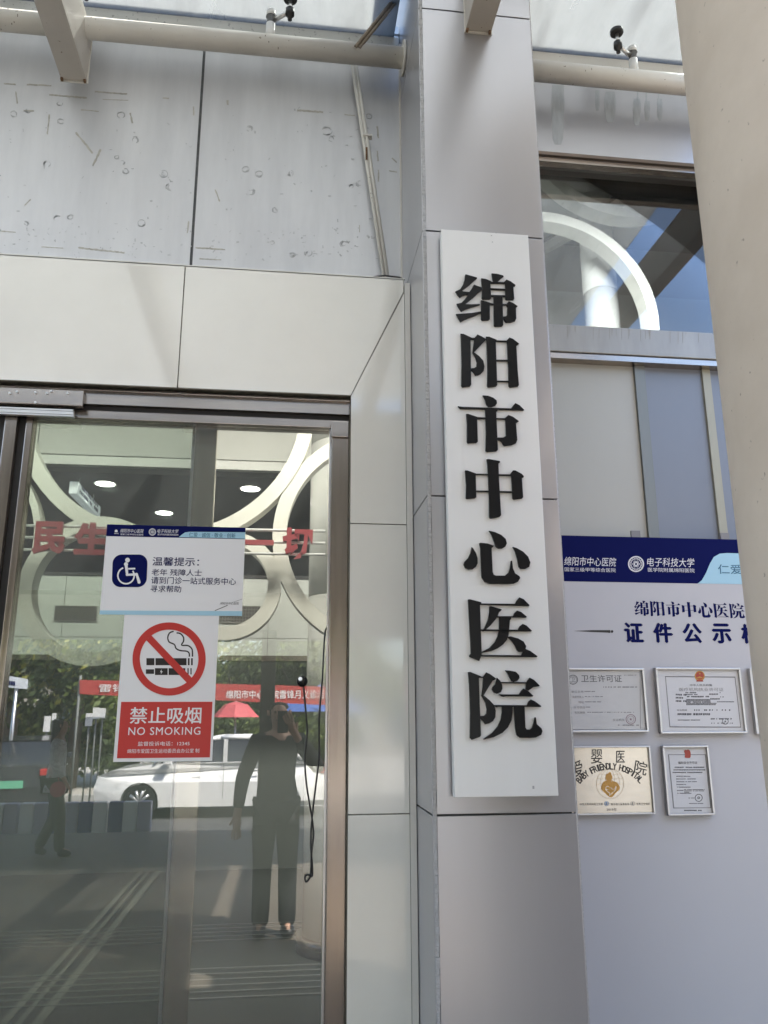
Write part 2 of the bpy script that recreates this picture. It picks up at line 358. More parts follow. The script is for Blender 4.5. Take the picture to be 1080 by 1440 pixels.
rings = [(150, 262, 10), (155, 308, 11), (306, 292, 11), (342, 355, 11), (35, 288, 10), (72, 280, 8), (120, 415, 13), (318, 432, 10), (414, 440, 11), (430, 474, 11), (144, 554, 11), (178, 550, 11),
         (358, 565, 12), (65, 566, 9), (622, 428, 10), (656, 440, 11), (636, 486, 11), (697, 532, 9), (735, 438, 10), (871, 618, 11), (890, 472, 9), (910, 465, 9), (828, 330, 16), (632, 325, 10), (295, 398, 8), (310, 410, 8), (780, 640, 10), (690, 615, 8), (740, 645, 8), (935, 295, 9), (840, 350, 10)]
def panel(name, x0, x1, z0, z1_, parent, lo_px=None, hi_px=None):
    mb = MB().box(x0, x1, YP, YP+.02, z0, z1_)
    if lo_px is not None:
        sp = []
        for t in tapes:
            a = z1(t[0], t[1]); b = z1(t[2], t[3])
            if lo_px <= (a[0]+b[0])/2 < hi_px: sp.append(('t', *a, *b, t[4]/1.8*.8))
        marks(mb, sp, YP, 1); sp = []
        for r_ in rings:
            a = z1(r_[0], r_[1])
            if lo_px <= a[0] < hi_px: sp.append(('r', *a, r_[2]/1.8))
        for _ in range(120):                # little scuffs
            a = (random.uniform(lo_px+6, min(hi_px, 548)-6), random.choice((random.uniform(150, 360), random.uniform(320, 365))))
            if a[1] > 356+a[0]*.065: continue
            l = random.uniform(.8, 4.5); an = random.choice((0, 0, 1.5, .8, 2.3))
            sp.append(('t', a[0], a[1], a[0]+l*math.cos(an), a[1]+l*math.sin(an), random.uniform(.5, 2.6)))
        marks(mb, sp, YP, 2)
    return mb.build(name, [M_panel, M_tape, M_scuff], parent)
xr = at(562, 250, YP).x
panel('wall_panel', jx-1.7, jx-.006, 3.22, 4.72, fw_, -50, 276)
panel('wall_panel', jx+.006, xr, 3.22, 4.72, fw_, 282, 560)
panel('wall_panel', -5.0, jx-1.712, 3.22, 4.72, fw_)
for x0, x1 in ((-8, jx-1.712), (jx-1.7, jx-.006), (jx+.006, xr)):
    MB().box(x0, x1, YP, YP+.02, 4.735, 4.78).build('wall_panel', M_panel, fw_)
MB().box(jx-.006, jx+.006, YP+.004, YP+.02, 3.22, 4.72).build('joint', M_joint, fw_)
MB().box(xr, xr+.012, YP-.02, YP+.02, 3.2, 4.66).build('corner_trim', M_cream, fw_)
MB().box(-8, -4.0, YP+.02, .32, 0, 3.30).build('backing', M_conc, fw_)
MB().box(-8, -3.7, YP, YP+.02, 0, 3.215).build('wall_panel', M_panel, fw_)

# right of the pillar: silver band, soffit, end wall
zb = at(759, 212, YP).z
rw = empty('window_head_wall', (2.4, .2, zb), 'bright silver panel band with grey streaks above the tall side window', 'wall')
mb = MB().box(PX1+.002, 6, YP, YP+.02, zb, 4.78)
zz = zm(480, 0, 1.8)
for (x, y0, y1, w) in ((548, 215, 366, 34), (680, 232, 310, 30), (648, 228, 280, 11), (748, 250, 318, 20), (774, 256, 306, 14), (806, 250, 306, 14), (750, 232, 252, 3), (772, 234, 256, 3), (803, 236, 250, 3)):
    pts = []
    n = 10
    for i in range(n+1):
        t = i/n; ww = w*(.5+.5*math.sin(math.pi*min(1, .15+t*.85))**.5)*random.uniform(.9, 1.05) if w > 5 else w
        pts.append((x-ww/2+random.uniform(-.6, .6), y0+(y1-y0)*t))
    q = pts+[(2*x-p[0], p[1]) for p in pts[::-1]]
    mb.prism(P_(zz, YP, q), YP-.0008, YP-.0001, 1)
mb.build('wall_panel', [M_alu, mat('band_streak', (.43, .445, .46), .5, .3, var=.10, scale=25, stretch=(3, 3, .6))], rw)  # greyer streaks hanging down the silver band
MB().box(PX1+.002, 6, YP+.02, .36, zb+.02, 4.76).build('backing', M_conc, rw)
MB().box(PX1+.002, 6, YP+.001, .30, zb+.004, zb+.02).build('soffit', mat('soffit_grey', (.17, .165, .16), .5, .3, var=.1), rw)
MB().box(PX1+.002, 6, .16, .2, zb-.03, zb+.004).build('drip_bar', M_steel, rw)
tag(MB().box(4.6, 9, YP, .34, 0, 4.78).build('facade_wall', M_panel), 'plain grey panel wall at the far right beyond the side window', 'wall')

# ---- pillar
pl = empty('pillar', (.70, -.2, 0), 'square pillar clad in silver panels carrying the hospital name board', 'pillar')
YF = -.4
MB().box(PX0+.012, PX1-.012, YF+.012, .34, 0, 4.93).build('core', M_joint, pl)
zj = [0.02, .214, 1.243, 2.277, 3.31, 4.337, 4.95]
for a, b in zip(zj[:-1], zj[1:]):
    MB().box(PX0+.014, PX1, YF, YF+.012, a+.003, b-.003, bev=.0015).build('cladding_panel', M_alu, pl)
    MB().box(PX0, PX0+.012, YF+.004, .34, a+.003, b-.003, bev=.0015).build('cladding_panel', M_alu, pl)
    MB().box(PX1-.012, PX1, YF+.014, .34, a+.003, b-.003).build('cladding_panel', M_alu, pl)
seal = MB()
z = 0.02
while z < 4.9:
    h = random.uniform(.012, .03); w = random.uniform(.002, .0045)
    seal.box(PX0+.006-w, PX0+.011+w*.6, YF-.0035+random.uniform(0, .001), YF+.01, z, z+h*.96); z += h
seal.build('sealant_bead', M_seal, pl)
MB().box(PX1-.004, PX1+.004, YF+.002, YF+.012, 0.02, 4.94).build('sealant_bead', M_seal, pl)

# ---- door surround in cream tile
YS = -.10
xo = at(568, 400, YS).x; xi = at(492, 800, YS).x; zt = at(300, 376, YS).z; zi = at(300, 547, YS).z
ds = empty('door_surround', (-1.3, YS, 0), 'polished cream tile surround with mitred corner framing the glass doors', 'door frame')
MB().box(-3.6, xo, YS+.012, .30, zi+.012, zt-.004).build('backing', M_grout, ds)
MB().box(xi+.012, xo, YS+.012, .30, 0, zi+.012).build('backing', M_grout, ds)
xj = at(255, 460, YS).x; g = .0022
xjl = [xj-2.4, xj-1.2, xj]
def tile(poly): return MB().prism(poly, YS, YS+.012)
p3 = lambda *q: [(a, 0, b) for a, b in q]
zt2 = zt
tile(p3((-3.6, zi), (xjl[0]-g, zi), (xjl[0]-g, zt), (-3.6, zt))).build('lintel_tile', M_stone, ds)
tile(p3((xjl[0]+g, zi), (xjl[1]-g, zi), (xjl[1]-g, zt), (xjl[0]+g, zt))).build('lintel_tile', M_stone, ds)
tile(p3((xjl[1]+g, zi), (xj-g, zi), (xj-g, zt), (xjl[1]+g, zt))).build('lintel_tile', M_stone, ds)
zm1 = at(566, 412, YS).z
tile(p3((xj+g, zi), (xi-.002, zi), (xo-g, zm1+.006), (xo-g, zt), (xj+g, zt))).build('lintel_tile', M_stone, ds)
z7_, z11 = at(532, 737, YS).z, at(532, 1145, YS).z
tile(p3((xi, z7_+g), (xo, z7_+g), (xo, zm1-.002), (xi, zi-.004))).build('jamb_tile', M_stone, ds)
tile(p3((xi, z11+g), (xo, z11+g), (xo, z7_-g), (xi, z7_-g))).build('jamb_tile', M_stone, ds)
tile(p3((xi, .0), (xo, .0), (xo, z11-g), (xi, z11-g))).build('jamb_tile', M_stone, ds)
MB().box(xo+.002, PX0-.003, YS-.006, .30, 0, zt-.02).build('edge_strip', mat('edge_strip_cream', (.72, .70, .65), .25), ds)
MB().box(-3.6, xo+.002, YS+.0, .13, zt-.004, zt+.004).build('top_capping', M_stone, ds)
MB().box(-4.0, -3.6, YS, .30, 0, zt).build('jamb_tile', M_stone, ds)

# ---- glass doors
YG = 0.0
gl, gr_ = at(45, 800, YG).x, at(462, 800, YG).x
xl0 = at(46, 592, YG).x
zgt = at(250, 597, YG).z
dr = empty('entrance_door', (-1.3, .0, 0), 'glass entrance doors in brown stainless frames reflecting the street', 'door')
YH = -.05
z_h1 = at(250, 573, YH).z
hd = MB().box(-3.6, xi-.001, YH, .05, z_h1, zi-.012); hd.build('header_rail', M_steel, dr)
MB().box(-3.6, xi-.001, YH-.012, .05, zi-.0118, zi-.002, bev=.002).build('header_lip', M_steel, dr)
MB().box(-3.6, xi-.001, -.028, .05, zgt+.035, z_h1-.001).build('track_recess', M_dark, dr)
MB().box(-3.6, xi-.001, -.03, .05, zgt, zgt+.034, bev=.003).build('lower_rail', M_steel, dr)
xc = at(120, 560, YH).x
cov = MB().box(-2.2, xc, YH-.028, YH-.001, at(60, 569, YH-.028).z, at(60, 546, YH-.028).z, bev=.004)
cv = cov.build('operator_cover', M_steel, dr)
sc = MB()
for (x, y) in ((14, 553), (24, 551), (50, 552), (66, 553), (72, 550), (95, 553), (50, 566)):
    p = at(x, y, YH-.03); sc.tube([p+Vector((0, .003, 0)), p+Vector((0, -.004, 0))], .0045, 8)
sc.build('screw', M_bright, cv)
al = MB()
za, zb_ = at(50, 574, YH-.02).z, at(50, 584, YH-.02).z; xa = at(104, 580, YH-.02).x
for i in range(4): al.box(-2.2, xa-.001*i, YH-.02-.002*(i % 2), YH-.001, zb_+(za-zb_)*i/4+.0004, zb_+(za-zb_)*(i+1)/4, bev=.001)
al.build('aluminium_strip', M_bright, dr)
# right jamb
MB().box(gr_+.004, xi-.0015, YH+.004, .05, 0, zgt-.001, bev=.004).build('door_jamb', M_steelv, dr)
jc = at(478, 605, YH); MB().box(xi-.075, xi-.004, YH-.008, YH+.003, jc.z-.03, jc.z+.035, bev=.003).build('jamb_bracket', M_steel, dr)
MB().box(gr_-.004, gr_+.0035, -.02, .02, 0, zgt-.001).build('glazing_bead', M_bright, dr)
# left stiles where the two leaves meet
xs = [at(q, 620, -.03).x for q in (43, 33, 22, 4, -10)]
MB().box(xs[1]+.001, xs[0], -.03, .03, 0, zgt-.001, bev=.004).build('leaf_stile', M_steelv, dr)
MB().box(xs[2]+.001, xs[1], -.012, .03, 0, zgt-.001).build('brush_seal', M_dark, dr)
MB().box(xs[3]+.001, xs[2], -.04, .03, 0, zgt-.001, bev=.004).build('leaf_stile', M_steelv, dr)
MB().box(xs[4], xs[3], -.02, .03, 0, zgt-.001).build('brush_seal', M_dark, dr)
MB().box(xs[0]+.001, gr_-.0045, YG, YG+.0001, .10, zgt-.001).build('door_pane', G_door, dr)
MB().box(xs[0]+.001, gr_-.0045, -.012, .02, 0.0, .10, bev=.004).build('bottom_rail', M_steel, dr)
MB().box(-2.3, xs[4]-.001, YG, YG+.0001, .10, zgt-.001).build('door_pane', G_door, dr)
MB().box(-2.3, xs[4]-.001, -.012, .02, 0.0, .10, bev=.004).build('bottom_rail', M_steel, dr)
MB().box(-2.36, -2.301, YH+.004, .05, 0, zgt-.001, bev=.004).build('door_jamb', M_steelv, dr)
MB().box(-3.6, -2.361, YG, YG+.0001, .10, zgt-.001).build('door_pane', G_door, dr)
# the inner sliding leaf, pushed half open behind the fixed pane
YI = .11
sx0, sx1 = at(275.5, 600, YI-.02).x, at(306, 600, YI-.02).x
lf = empty('sliding_leaf', (-.8, YI, 0), 'inner sliding glass leaf with broad stainless stile behind the outer pane', 'door')
MB().box(sx0, sx1, YI-.02, YI+.02, .02, 2.95, bev=.004).build('stile', mat('leaf_stile_steel', (.78, .71, .60), .16, .9, var=.1, scale=4, stretch=(10, 10, .5)), lf)
MB().box(sx0-.012, sx0-.001, YI-.016, YI+.016, .02, 2.95).build('glazing_bead', M_bright, lf)
MB().box(-1.45, sx0-.013, YI, YI+.0001, .1, 2.95).build('pane', G_leaf, lf)
MB().box(-1.45, sx0-.013, YI-.02, YI+.02, .01, .1).build('bottom_rail', M_steel, lf)

# ---- side window on the right
YW = .30
wx0, wx1 = PX1+.002, 4.6
sw_ = empty('side_window', (2.4, YW, 0), 'tall side window with steel transom between the pillar and round column', 'window')
zt0, zt1 = at(890, 462, .25).z, at(890, 499, .25).z
tmb = MB().box(wx0, wx1, .25, .36, zt1, zt0, bev=.003)
z4 = zm(740, 200, 3.176)
for _ in range(26):
    x = random.uniform(110, 830); y0_ = 812+36*(x-105)/727+4; l = random.uniform(8, 60)
    tmb.prism(P_(z4, .25, [(x-1.2, y0_), (x+1.4, y0_), (x+.8, y0_+l), (x-.6, y0_+l)]), .2493, .2499, 1)
tmb.build('transom', [mat('transom_steel', (.33, .325, .31), .4, .25, var=.1, scale=3, stretch=(5, 1, 1)), mat('drip_stain', (.30, .29, .27), .7, .2)], sw_)
MB().box(wx0, wx1, .26, .36, zt1-.03, zt1-.004).build('transom_lip', M_steel, sw_)
zwh = at(870, 251, YW).z
MB().box(wx0, wx1, .262, .33, zwh, zb+.003).build('head_frame', mat('head_frame_dark', (.10, .095, .09), .35, .6), sw_)
MB().box(wx0, wx1, .285, .33, zt0+.001, zt0+.018).build('sill_bead', M_steel, sw_)
MB().box(wx0, wx1, YW, YW+.0001, zt0+.02, zwh).build('upper_pane', G_win, sw_)
xm0, xm1 = at(889, 515, .32).x, at(900, 515, .32).x
MB().box(wx0, xm0, .315, .32, .0, zt1-.03).build('frosted_pane', M_frost_c, sw_)
MB().box(xm0+.001, xm1+.012, .30, .36, .0, zt1-.031).build('mullion', mat('mullion_grey', (.20, .215, .21), .45, .3), sw_)
xm2 = at(984, 520, .32).x
MB().box(xm1+.013, xm2, .315, .32, .0, zt1-.03).build('frosted_pane', M_frost_b, sw_)
MB().box(xm2+.001, xm2+.04, .302, .36, .0, zt1-.031).build('mullion', mat('mullion_cream', (.36, .35, .28), .45, .1), sw_)
MB().box(xm2+.041, wx1, .315, .32, .0, zt1-.03).build('frosted_pane', M_frost_b, sw_)

# ---- canopy: pipe, beams, spiders, glass
ZG = 4.70
YPI = -.02
pc = at(569, 82, YPI); ZP = pc.z
def pipe(x0, x1, label):
    t = empty('canopy_pipe', (x0, YPI, ZP), label, 'pipe', 'cream pipes under the glass canopy')
    mb = MB().tube([(x0, YPI, ZP), (x1, YPI, ZP)], .046, 28)
    for xx in np.arange(x0+.35, x1, 1.1):
        for k in range(5):
            a = random.uniform(-2.6, .2); w = random.uniform(.02, .07)
            xx2 = xx+random.uniform(-.05, .05)
            mb.add([(xx2+dx, YPI+.0464*math.sin(an)*1.0-0.0, ZP-.0464*math.cos(an)) for dx in (0, .004) for an in (a, a+w*4)], [(0, 1, 3, 2)], 1)
    mb.build('tube', [M_cream, mat('pipe_grime', (.36, .32, .27), .7, var=.3, scale=50)], t); return t
t = pipe(-6, PX0-.012, 'long cream pipe left of the pillar under the canopy')
MB().tube([(PX0-.012, YPI, ZP), (PX0-.001, YPI, ZP)], .075, 28).build('flange', M_cream, t)
t = pipe(PX1+.012, 2.36, 'cream pipe right of the pillar above the side window')
MB().tube([(PX1+.001, YPI, ZP), (PX1+.012, YPI, ZP)], .075, 28).build('flange', M_cream, t)
ZB = 4.24
def beam(xa, xb, yend, label):
    t = empty('canopy_beam', ((xa+xb)/2, yend, ZB), label, 'beam', 'cream steel beams carrying the canopy')
    w = .012; mb = MB()
    mb.box(xa, xb, -4.6, yend-.008, ZB, ZB+w, bev=.002); mb.box(xa, xa+w, -4.6, yend-.008, ZB+w+.0005, ZB+.24); mb.box(xb-w, xb, -4.6, yend-.008, ZB+w+.0005, ZB+.24)
    mb.box(xa, xb, -4.6, yend-.008, ZB+.2405, ZB+.252)
    mb.build('box_section', M_beam, t)
    MB().box(xa-.004, xb+.004, yend-.008, yend, ZB-.008, ZB+.30).build('end_plate', M_cream, t)
    rm = MB()
    for x in (xa+.004, xb-.008): rm.box(x-.004, x+.006, yend-.02, yend-.007, ZB-.011, ZB+.0)
    rm.build('rust_weld', M_rust, t)
beam(atz(88, 117, ZB).x, atz(124, 120, ZB).x, .06, 'cream steel beam running over the pipe to the grey wall at left')
beam(2.30, 2.40, YP-.002, 'cream steel beam closing the right edge of the glass canopy')
beam(atz(654, 45, ZB).x, atz(690, 48, ZB).x, YF-.001, 'cream steel beam bolted to the top of the silver pillar')
def spider(px, py, dirx, label, dy=-.05):
    x = at(px, py, YPI).x
    t = empty('glass_fitting', (x, YPI, ZP+.04), label, 'fitting', 'spider fittings holding the canopy glass')
    MB().tube([(x, YPI, ZP+.03), (x, YPI, ZP+.115)], .021, 18).build('stub', M_white, t)
    mb = MB().tube([(x, YPI, ZP+.115), (x, YPI, ZP+.125), (x, YPI, ZP+.15), (x, YPI, ZP+.155)], [.021, .017, .019, .023], 18)
    mb.build('collar', mat('fitting_grey', (.14, .14, .14), .35, .7), t)
    MB().tube([(x, YPI, ZP+.155), (x, YPI, ZP+.185)], .021, 18).build('cap', M_white, t)
    e = Vector((x+dirx*.085, YPI+dy, ZP+.165))
    MB().tube([(x+dirx*.012, YPI, ZP+.142), e], [.013, .009], 10).build('arm', M_bright, t)
    mb = MB().tube([e+Vector((0, 0, -.045)), e+Vector((0, 0, -.02)), e+Vector((0, 0, -.018)), e+Vector((0, 0, .012))], [.010, .010, .020, .020], 16)
    mb.build('knuckle', mat('fitting_dark', (.05, .05, .052), .4, .5), t)
    MB().tube([e+Vector((0, 0, .012)), (e.x, e.y, ZG-.022)], .008, 10).build('bolt', M_bright, t)
    MB().tube([(e.x, e.y, ZG-.024), (e.x, e.y, ZG-.018), (e.x, e.y, ZG-.016), (e.x, e.y, ZG-.003)], [.026, .031, .031, .031], 24).build('clamp_disc', mat('fitting_rubber', (.02, .02, .02), .5), t)
spider(380, 52, 1, 'dark spider fitting on the pipe between left beam and pillar', -.03)
spider(893, 112, -1, 'spider fitting on the pipe right of the pillar near round column', -.03)
spider(92, 30, 1, 'spider fitting beside the left steel beam at the frame top', -.03)
gc = empty('glass_canopy', (0, -2, ZG), 'dirty glass canopy overhead held by spider fittings', 'canopy')
for x0, x1 in ((-6, -3.905), (-3.9, -1.805), (-1.8, PX0-.03), (PX1+.03, 2.3)):
    MB().box(x0, x1, -4.85, -.605, ZG, ZG+.012).build('pane', G_can, gc); MB().box(x0, x1, -.6, YP-.01, ZG, ZG+.012).build('pane', G_dim_dirty, gc)
MB().box(PX0-.028, PX1+.028, -4.85, -.605, ZG, ZG+.012).build('pane', G_can, gc); MB().box(PX0-.028, PX1+.028, -.6, YF-.03, ZG, ZG+.012).build('pane', G_dim_dirty, gc)
fl = MB().box(-6, xr-.002, .112, YP-.001, ZP+.128, ZG-.003)
tag(fl.build('flashing', mat('flashing_paint', (.66, .66, .63), .6, 0, var=.06, scale=4, spots=.38, spotcol=(.42, .42, .41))), 'speckled white flashing strip behind the long left pipe', 'flashing')
fl = MB().box(PX1+.002, 2.29, .112, YP-.001, ZP+.128, ZG-.003)
tag(fl.build('flashing', M_cream), 'cream flashing strip behind the right pipe above silver band', 'flashing')
cnd = MB(); a, b = at(495, 88, .09), at(541, 396, .09); d = Vector((.016, 0, 0))
cnd.tube([a, b], .0085, 12); cnd.tube([a+d, b+d], .0085, 12)
c = at(514, 192, .09); 
cnd.box(c.x-.012, c.x+.03, .075, .105, c.z-.004, c.z+.004); 
p = at(515, 215, .08); cnd.box(p.x-.003, p.x+.006, .079, .083, p.z-.035, p.z+.03, mi=1)
tag(cnd.build('conduit', [M_cream, M_rust]), 'pair of thin cream conduits slanting down the grey wall', 'conduit')
br = MB(); a, b = at(500, 66, -.068), at(557, -5, -.068); br.tube([a, b], .008, 12); br.tube([a+Vector((.017, .004, 0)), b+Vector((.017, .004, 0))], .0075, 12)
tag(br.build('brace_rod', mat('brace_brown', (.30, .25, .20), .5, .2, var=.2, scale=30)), 'brown brace rod slanting above the pipe beside the pillar', 'rod')
cb = MB().tube([at(*q, YS+.02) for q in ((519, 391), (530, 388.5), (542, 387.5), (553, 389), (562, 390), (569, 394))], .0035, 8)
tag(cb.build('cable', M_blackp), 'short black cable lying on top of the cream surround', 'cable')

# ---- round column in the foreground
cm = MB(); cx, cy_, cr = 1.37, -1.62, .45
prof = [(0, cr)]; zz_ = 0.0
n = 64; zs = [0, .15, 1.2, 2.4, 3.6, 4.66]
vs = [(cx+cr*math.cos(2*math.pi*k/n), cy_+cr*math.sin(2*math.pi*k/n), z) for z in zs for k in range(n)]
cm.add(vs, [(i*n+k, i*n+(k+1) % n, (i+1)*n+(k+1) % n, (i+1)*n+k) for i in range(len(zs)-1) for k in range(n)], 0, True)
cm.add(vs[-n:], [list(range(n))])
colo = empty('round_column', (cx, cy_, 0), 'thick round beige column standing close at the right edge', 'column')
cm.build('shaft', M_col, colo)
MB().tube([(cx, cy_, 0), (cx, cy_, .12)], cr+.05, 64).build('base', M_col, colo)

# ---- portico roof beyond, held on posts
pr = empty('portico_roof', (0, -8, 2.69), 'deep flat portico slab over the drop off in front of the doors', 'roof')
MB().box(-22, 22, -9.9, -5.2, 2.71, 3.0).build('slab', M_conc, pr)
MB().box(-22, 22, -5.2, -4.9, 2.71, 4.6).build('sky_block_beam', mat('sky_block_grey', (.16, .16, .155), .6, var=.1), pr)  # deep dark beam added to keep sky out of the door reflection
MB().box(-22, 22, -10.0, -9.9, 2.69, 3.1).build('edge_fascia', mat('fascia_grey', (.30, .30, .29), .6), pr)
for x, lb in ((mir(377, 960, 8.7).x, 'dark grey square post under the portico behind the reflected photographer'), (-9, 'dark portico post farthest to the left by the road'), (9, 'dark portico post farthest to the right by the road')):
    t = empty('portico_post', (x, -8.7, 0), lb, 'post')
    MB().box(x-.10, x+.10, -8.8, -8.6, 0, 2.71, bev=.01).build('shaft', mat('post_grey', (.12, .12, .12), .5), t)
    MB().box(x-.16, x+.16, -8.88, -8.52, 0, .03).build('base_plate', M_dark, t)

# ================================================================== HOSPITAL NAME BOARD
YB = -.445
bd = empty('name_board', (.70, YB, 1.3), 'tall white board with seven black raised characters on the silver pillar', 'sign')
c4 = [at(620, 322.5, YB), at(741.7, 330.4, YB), at(786.8, 1119, YB), at(640, 1122, YB)]
x0 = (c4[0].x+c4[3].x)/2; x1 = (c4[1].x+c4[2].x)/2; zt_ = (c4[0].z+c4[1].z)/2; zb2 = (c4[2].z+c4[3].z)/2
MB().box(x0, x1, YB, YF-.012, zb2, zt_, bev=.002).build('board_face', M_white, bd)
MB().box(x0+.012, x1-.012, YF-.011, YF-.001, zb2+.012, zt_-.012).build('board_batten', M_joint, bd)
GLY = [
 ((635, 380, 10.8), [
  [(215,62),(385,110),(388,122),(350,150),(265,230),(160,308),(175,322),(270,330),(300,290),(340,220),(460,262),(458,295),(330,415),(205,515),(300,518),(425,512),(432,520),(425,528),(300,560),(200,600),(148,625),(110,570),(80,510),(150,495),(200,445),(250,375),(215,370),(170,385),(125,412),(90,370),(60,322),(130,290),(175,220),(200,140),(205,75)],
  [(70,665),(300,650),(450,625),(455,640),(330,700),(200,750),(140,783),(105,730)],
  [(452,122),(520,132),(605,168),(590,200),(600,420),(580,438),(475,440),(460,420),(465,280)],
  [(610,48),(690,55),(780,78),(792,95),(750,125),(690,185),(640,185),(625,140)],
  [(588,176),(815,180),(815,200),(588,195)],[(588,272),(822,282),(822,300),(588,292)],[(595,375),(822,380),(822,402),(595,395)],
  [(835,142),(900,170),(972,225),(965,240),(938,245),(952,430),(940,448),(830,448),(818,430),(815,200),(798,178)],
  [(447,455),(530,475),(600,500),(645,508),(645,525),(580,522),(583,740),(560,757),(465,762),(450,740)],
  [(640,396),(775,400),(785,830),(765,848),(660,852),(645,835)],
  [(870,470),(940,500),(1003,545),(978,570),(983,735),(965,770),(900,790),(830,792),(808,770),(785,720),(785,703),(825,700),(845,680),(850,560),(835,528),(772,526),(772,510),(835,512)]]),
 ((640, 465, 10.8), [
  [(85,45),(130,50),(255,108),(235,150),(245,820),(225,845),(115,858),(95,835),(100,500),(90,120)],
  [(235,108),(295,108),(340,58),(400,85),(475,130),(440,165),(360,250),(290,325),(265,335),(275,250),(292,130),(235,128)],
  [(265,328),(290,330),(370,390),(430,460),(447,540),(435,610),(390,655),(350,672),(310,678),(295,650),(275,620),(240,600),(240,572),(290,568),(325,545),(332,480),(310,410)],
  [(470,90),(520,92),(632,138),(618,170),(640,825),(620,845),(505,860),(488,835),(495,600),(480,200)],
  [(612,145),(795,150),(795,168),(612,162)],[(618,440),(808,442),(808,462),(618,460)],[(630,758),(818,762),(818,778),(630,774)],
  [(825,105),(880,125),(970,195),(960,210),(930,230),(935,300),(950,600),(970,825),(955,845),(840,860),(815,840),(810,600),(790,180),(785,145)]]),
 ((640, 550, 10.8), [
  [(422,65),(500,70),(580,100),(630,140),(636,185),(610,220),(560,237),(510,237),(475,205),(455,130)],
  [(45,230),(110,238),(850,262),(880,222),(915,182),(980,215),(1050,285),(1035,293),(640,280),(80,268)],
  [(460,266),(655,272),(640,305),(625,312),(650,890),(630,910),(490,922),(465,905),(470,600)],
  [(170,345),(200,345),(340,393),(468,400),(468,418),(335,425),(345,765),(325,785),(195,792),(182,770),(182,500)],
  [(620,408),(772,412),(772,428),(620,425)],
  [(810,362),(880,390),(970,455),(955,465),(925,485),(945,740),(925,790),(860,820),(750,832),(730,815),(710,770),(680,750),(638,738),(638,705),(730,705),(775,680),(772,600),(765,420),(762,405)]]),
 ((645, 640, 10.8), [
  [(428,62),(460,60),(620,88),(632,105),(605,130),(615,400),(645,910),(625,935),(560,952),(490,960),(465,945),(462,600),(440,150)],
  [(98,232),(130,232),(262,278),(260,310),(268,640),(245,655),(125,665),(110,650),(115,450)],
  [(825,232),(860,232),(960,285),(990,320),(985,338),(960,345),(980,640),(960,660),(845,675),(818,660),(810,450),(800,310),(782,290)],
  [(255,280),(455,285),(455,302),(255,298)],[(600,290),(802,292),(802,315),(600,310)],[(262,538),(468,540),(468,560),(262,556)],[(615,545),(818,548),(818,570),(615,566)]]),
 ((645, 740, 9.818), [
  [(182,290),(200,305),(240,370),(262,440),(262,510),(240,560),(195,592),(140,598),(90,575),(70,530),(80,490),(130,440),(165,370)],
  [(420,62),(500,80),(590,120),(650,175),(665,235),(645,280),(600,308),(550,308),(510,280),(490,210),(455,120)],
  [(748,285),(800,300),(890,350),(960,420),(990,500),(975,560),(920,588),(860,588),(830,560),(810,450),(780,350)],
  [(285,235),(300,228),(400,238),(488,268),(475,285),(455,300),(470,630),(485,670),(515,682),(640,682),(690,640),(710,570),(722,478),(738,475),(750,580),(780,650),(840,690),(850,715),(820,765),(760,792),(680,797),(430,795),(360,770),(320,710),(312,600),(300,300)]]),
 ((650, 835, 9.391), [
  [(78,75),(100,72),(250,110),(255,130),(235,150),(258,800),(225,885),(95,830),(95,815),(115,790),(110,650)],
  [(238,128),(700,132),(720,90),(755,48),(810,70),(890,150),(880,162),(238,146)],
  [(360,165),(380,163),(520,205),(515,220),(485,245),(470,290),(440,340),(380,410),(310,475),(280,497),(265,492),(300,440),(340,350),(358,240)],
  [(455,295),(670,296),(690,255),(725,222),(780,240),(855,305),(845,314),(455,311)],
  [(240,468),(735,474),(760,430),(800,398),(850,420),(922,490),(910,498),(240,490)],
  [(490,306),(650,308),(645,330),(630,350),(625,420),(612,540),(590,610),(540,670),(470,720),(380,758),(265,778),(260,765),(360,715),(430,640),(470,560),(487,480)],
  [(595,568),(640,562),(740,590),(810,630),(845,690),(835,735),(800,765),(750,768),(725,745),(700,690),(660,630)],
  [(252,808),(780,812),(805,760),(835,728),(900,755),(995,825),(985,838),(252,828)]]),
 ((650, 935, 9.0), [
  [(75,92),(100,88),(242,145),(212,170),(222,500),(238,890),(225,910),(120,947),(98,925),(102,600),(90,250)],
  [(212,148),(265,150),(305,95),(350,115),(425,170),(420,185),(385,200),(340,270),(270,388),(245,395),(262,270),(268,165),(212,162)],
  [(245,388),(275,388),(350,450),(405,510),(425,580),(420,660),(390,710),(340,740),(290,752),(270,720),(222,668),(222,648),(280,645),(308,615),(312,560),(295,480)],
  [(545,70),(600,72),(680,88),(720,130),(725,165),(700,200),(650,214),(620,202),(600,160),(575,105)],
  [(440,162),(480,200),(505,250),(508,300),(490,345),(440,365),(400,350),(378,310),(385,280),(420,245),(432,200)],
  [(478,216),(815,218),(830,190),(855,162),(910,190),(980,260),(975,270),(900,280),(840,325),(805,310),(812,236),(478,232)],
  [(470,372),(720,374),(745,332),(775,300),(830,325),(900,390),(890,400),(560,398),(520,404),(495,395)],
  [(395,508),(820,510),(840,465),(870,438),(920,460),(1000,520),(995,532),(470,530),(430,535)],
  [(505,526),(640,526),(640,600),(625,700),(580,790),(510,860),(400,915),(275,945),(270,938),(380,860),(450,780),(490,690),(503,600)],
  [(655,526),(790,526),(800,790),(815,818),(860,820),(885,795),(905,730),(918,665),(932,665),(945,750),(1005,805),(1015,840),(1000,885),(930,918),(850,925),(730,922),(690,890),(672,800)]]),
]
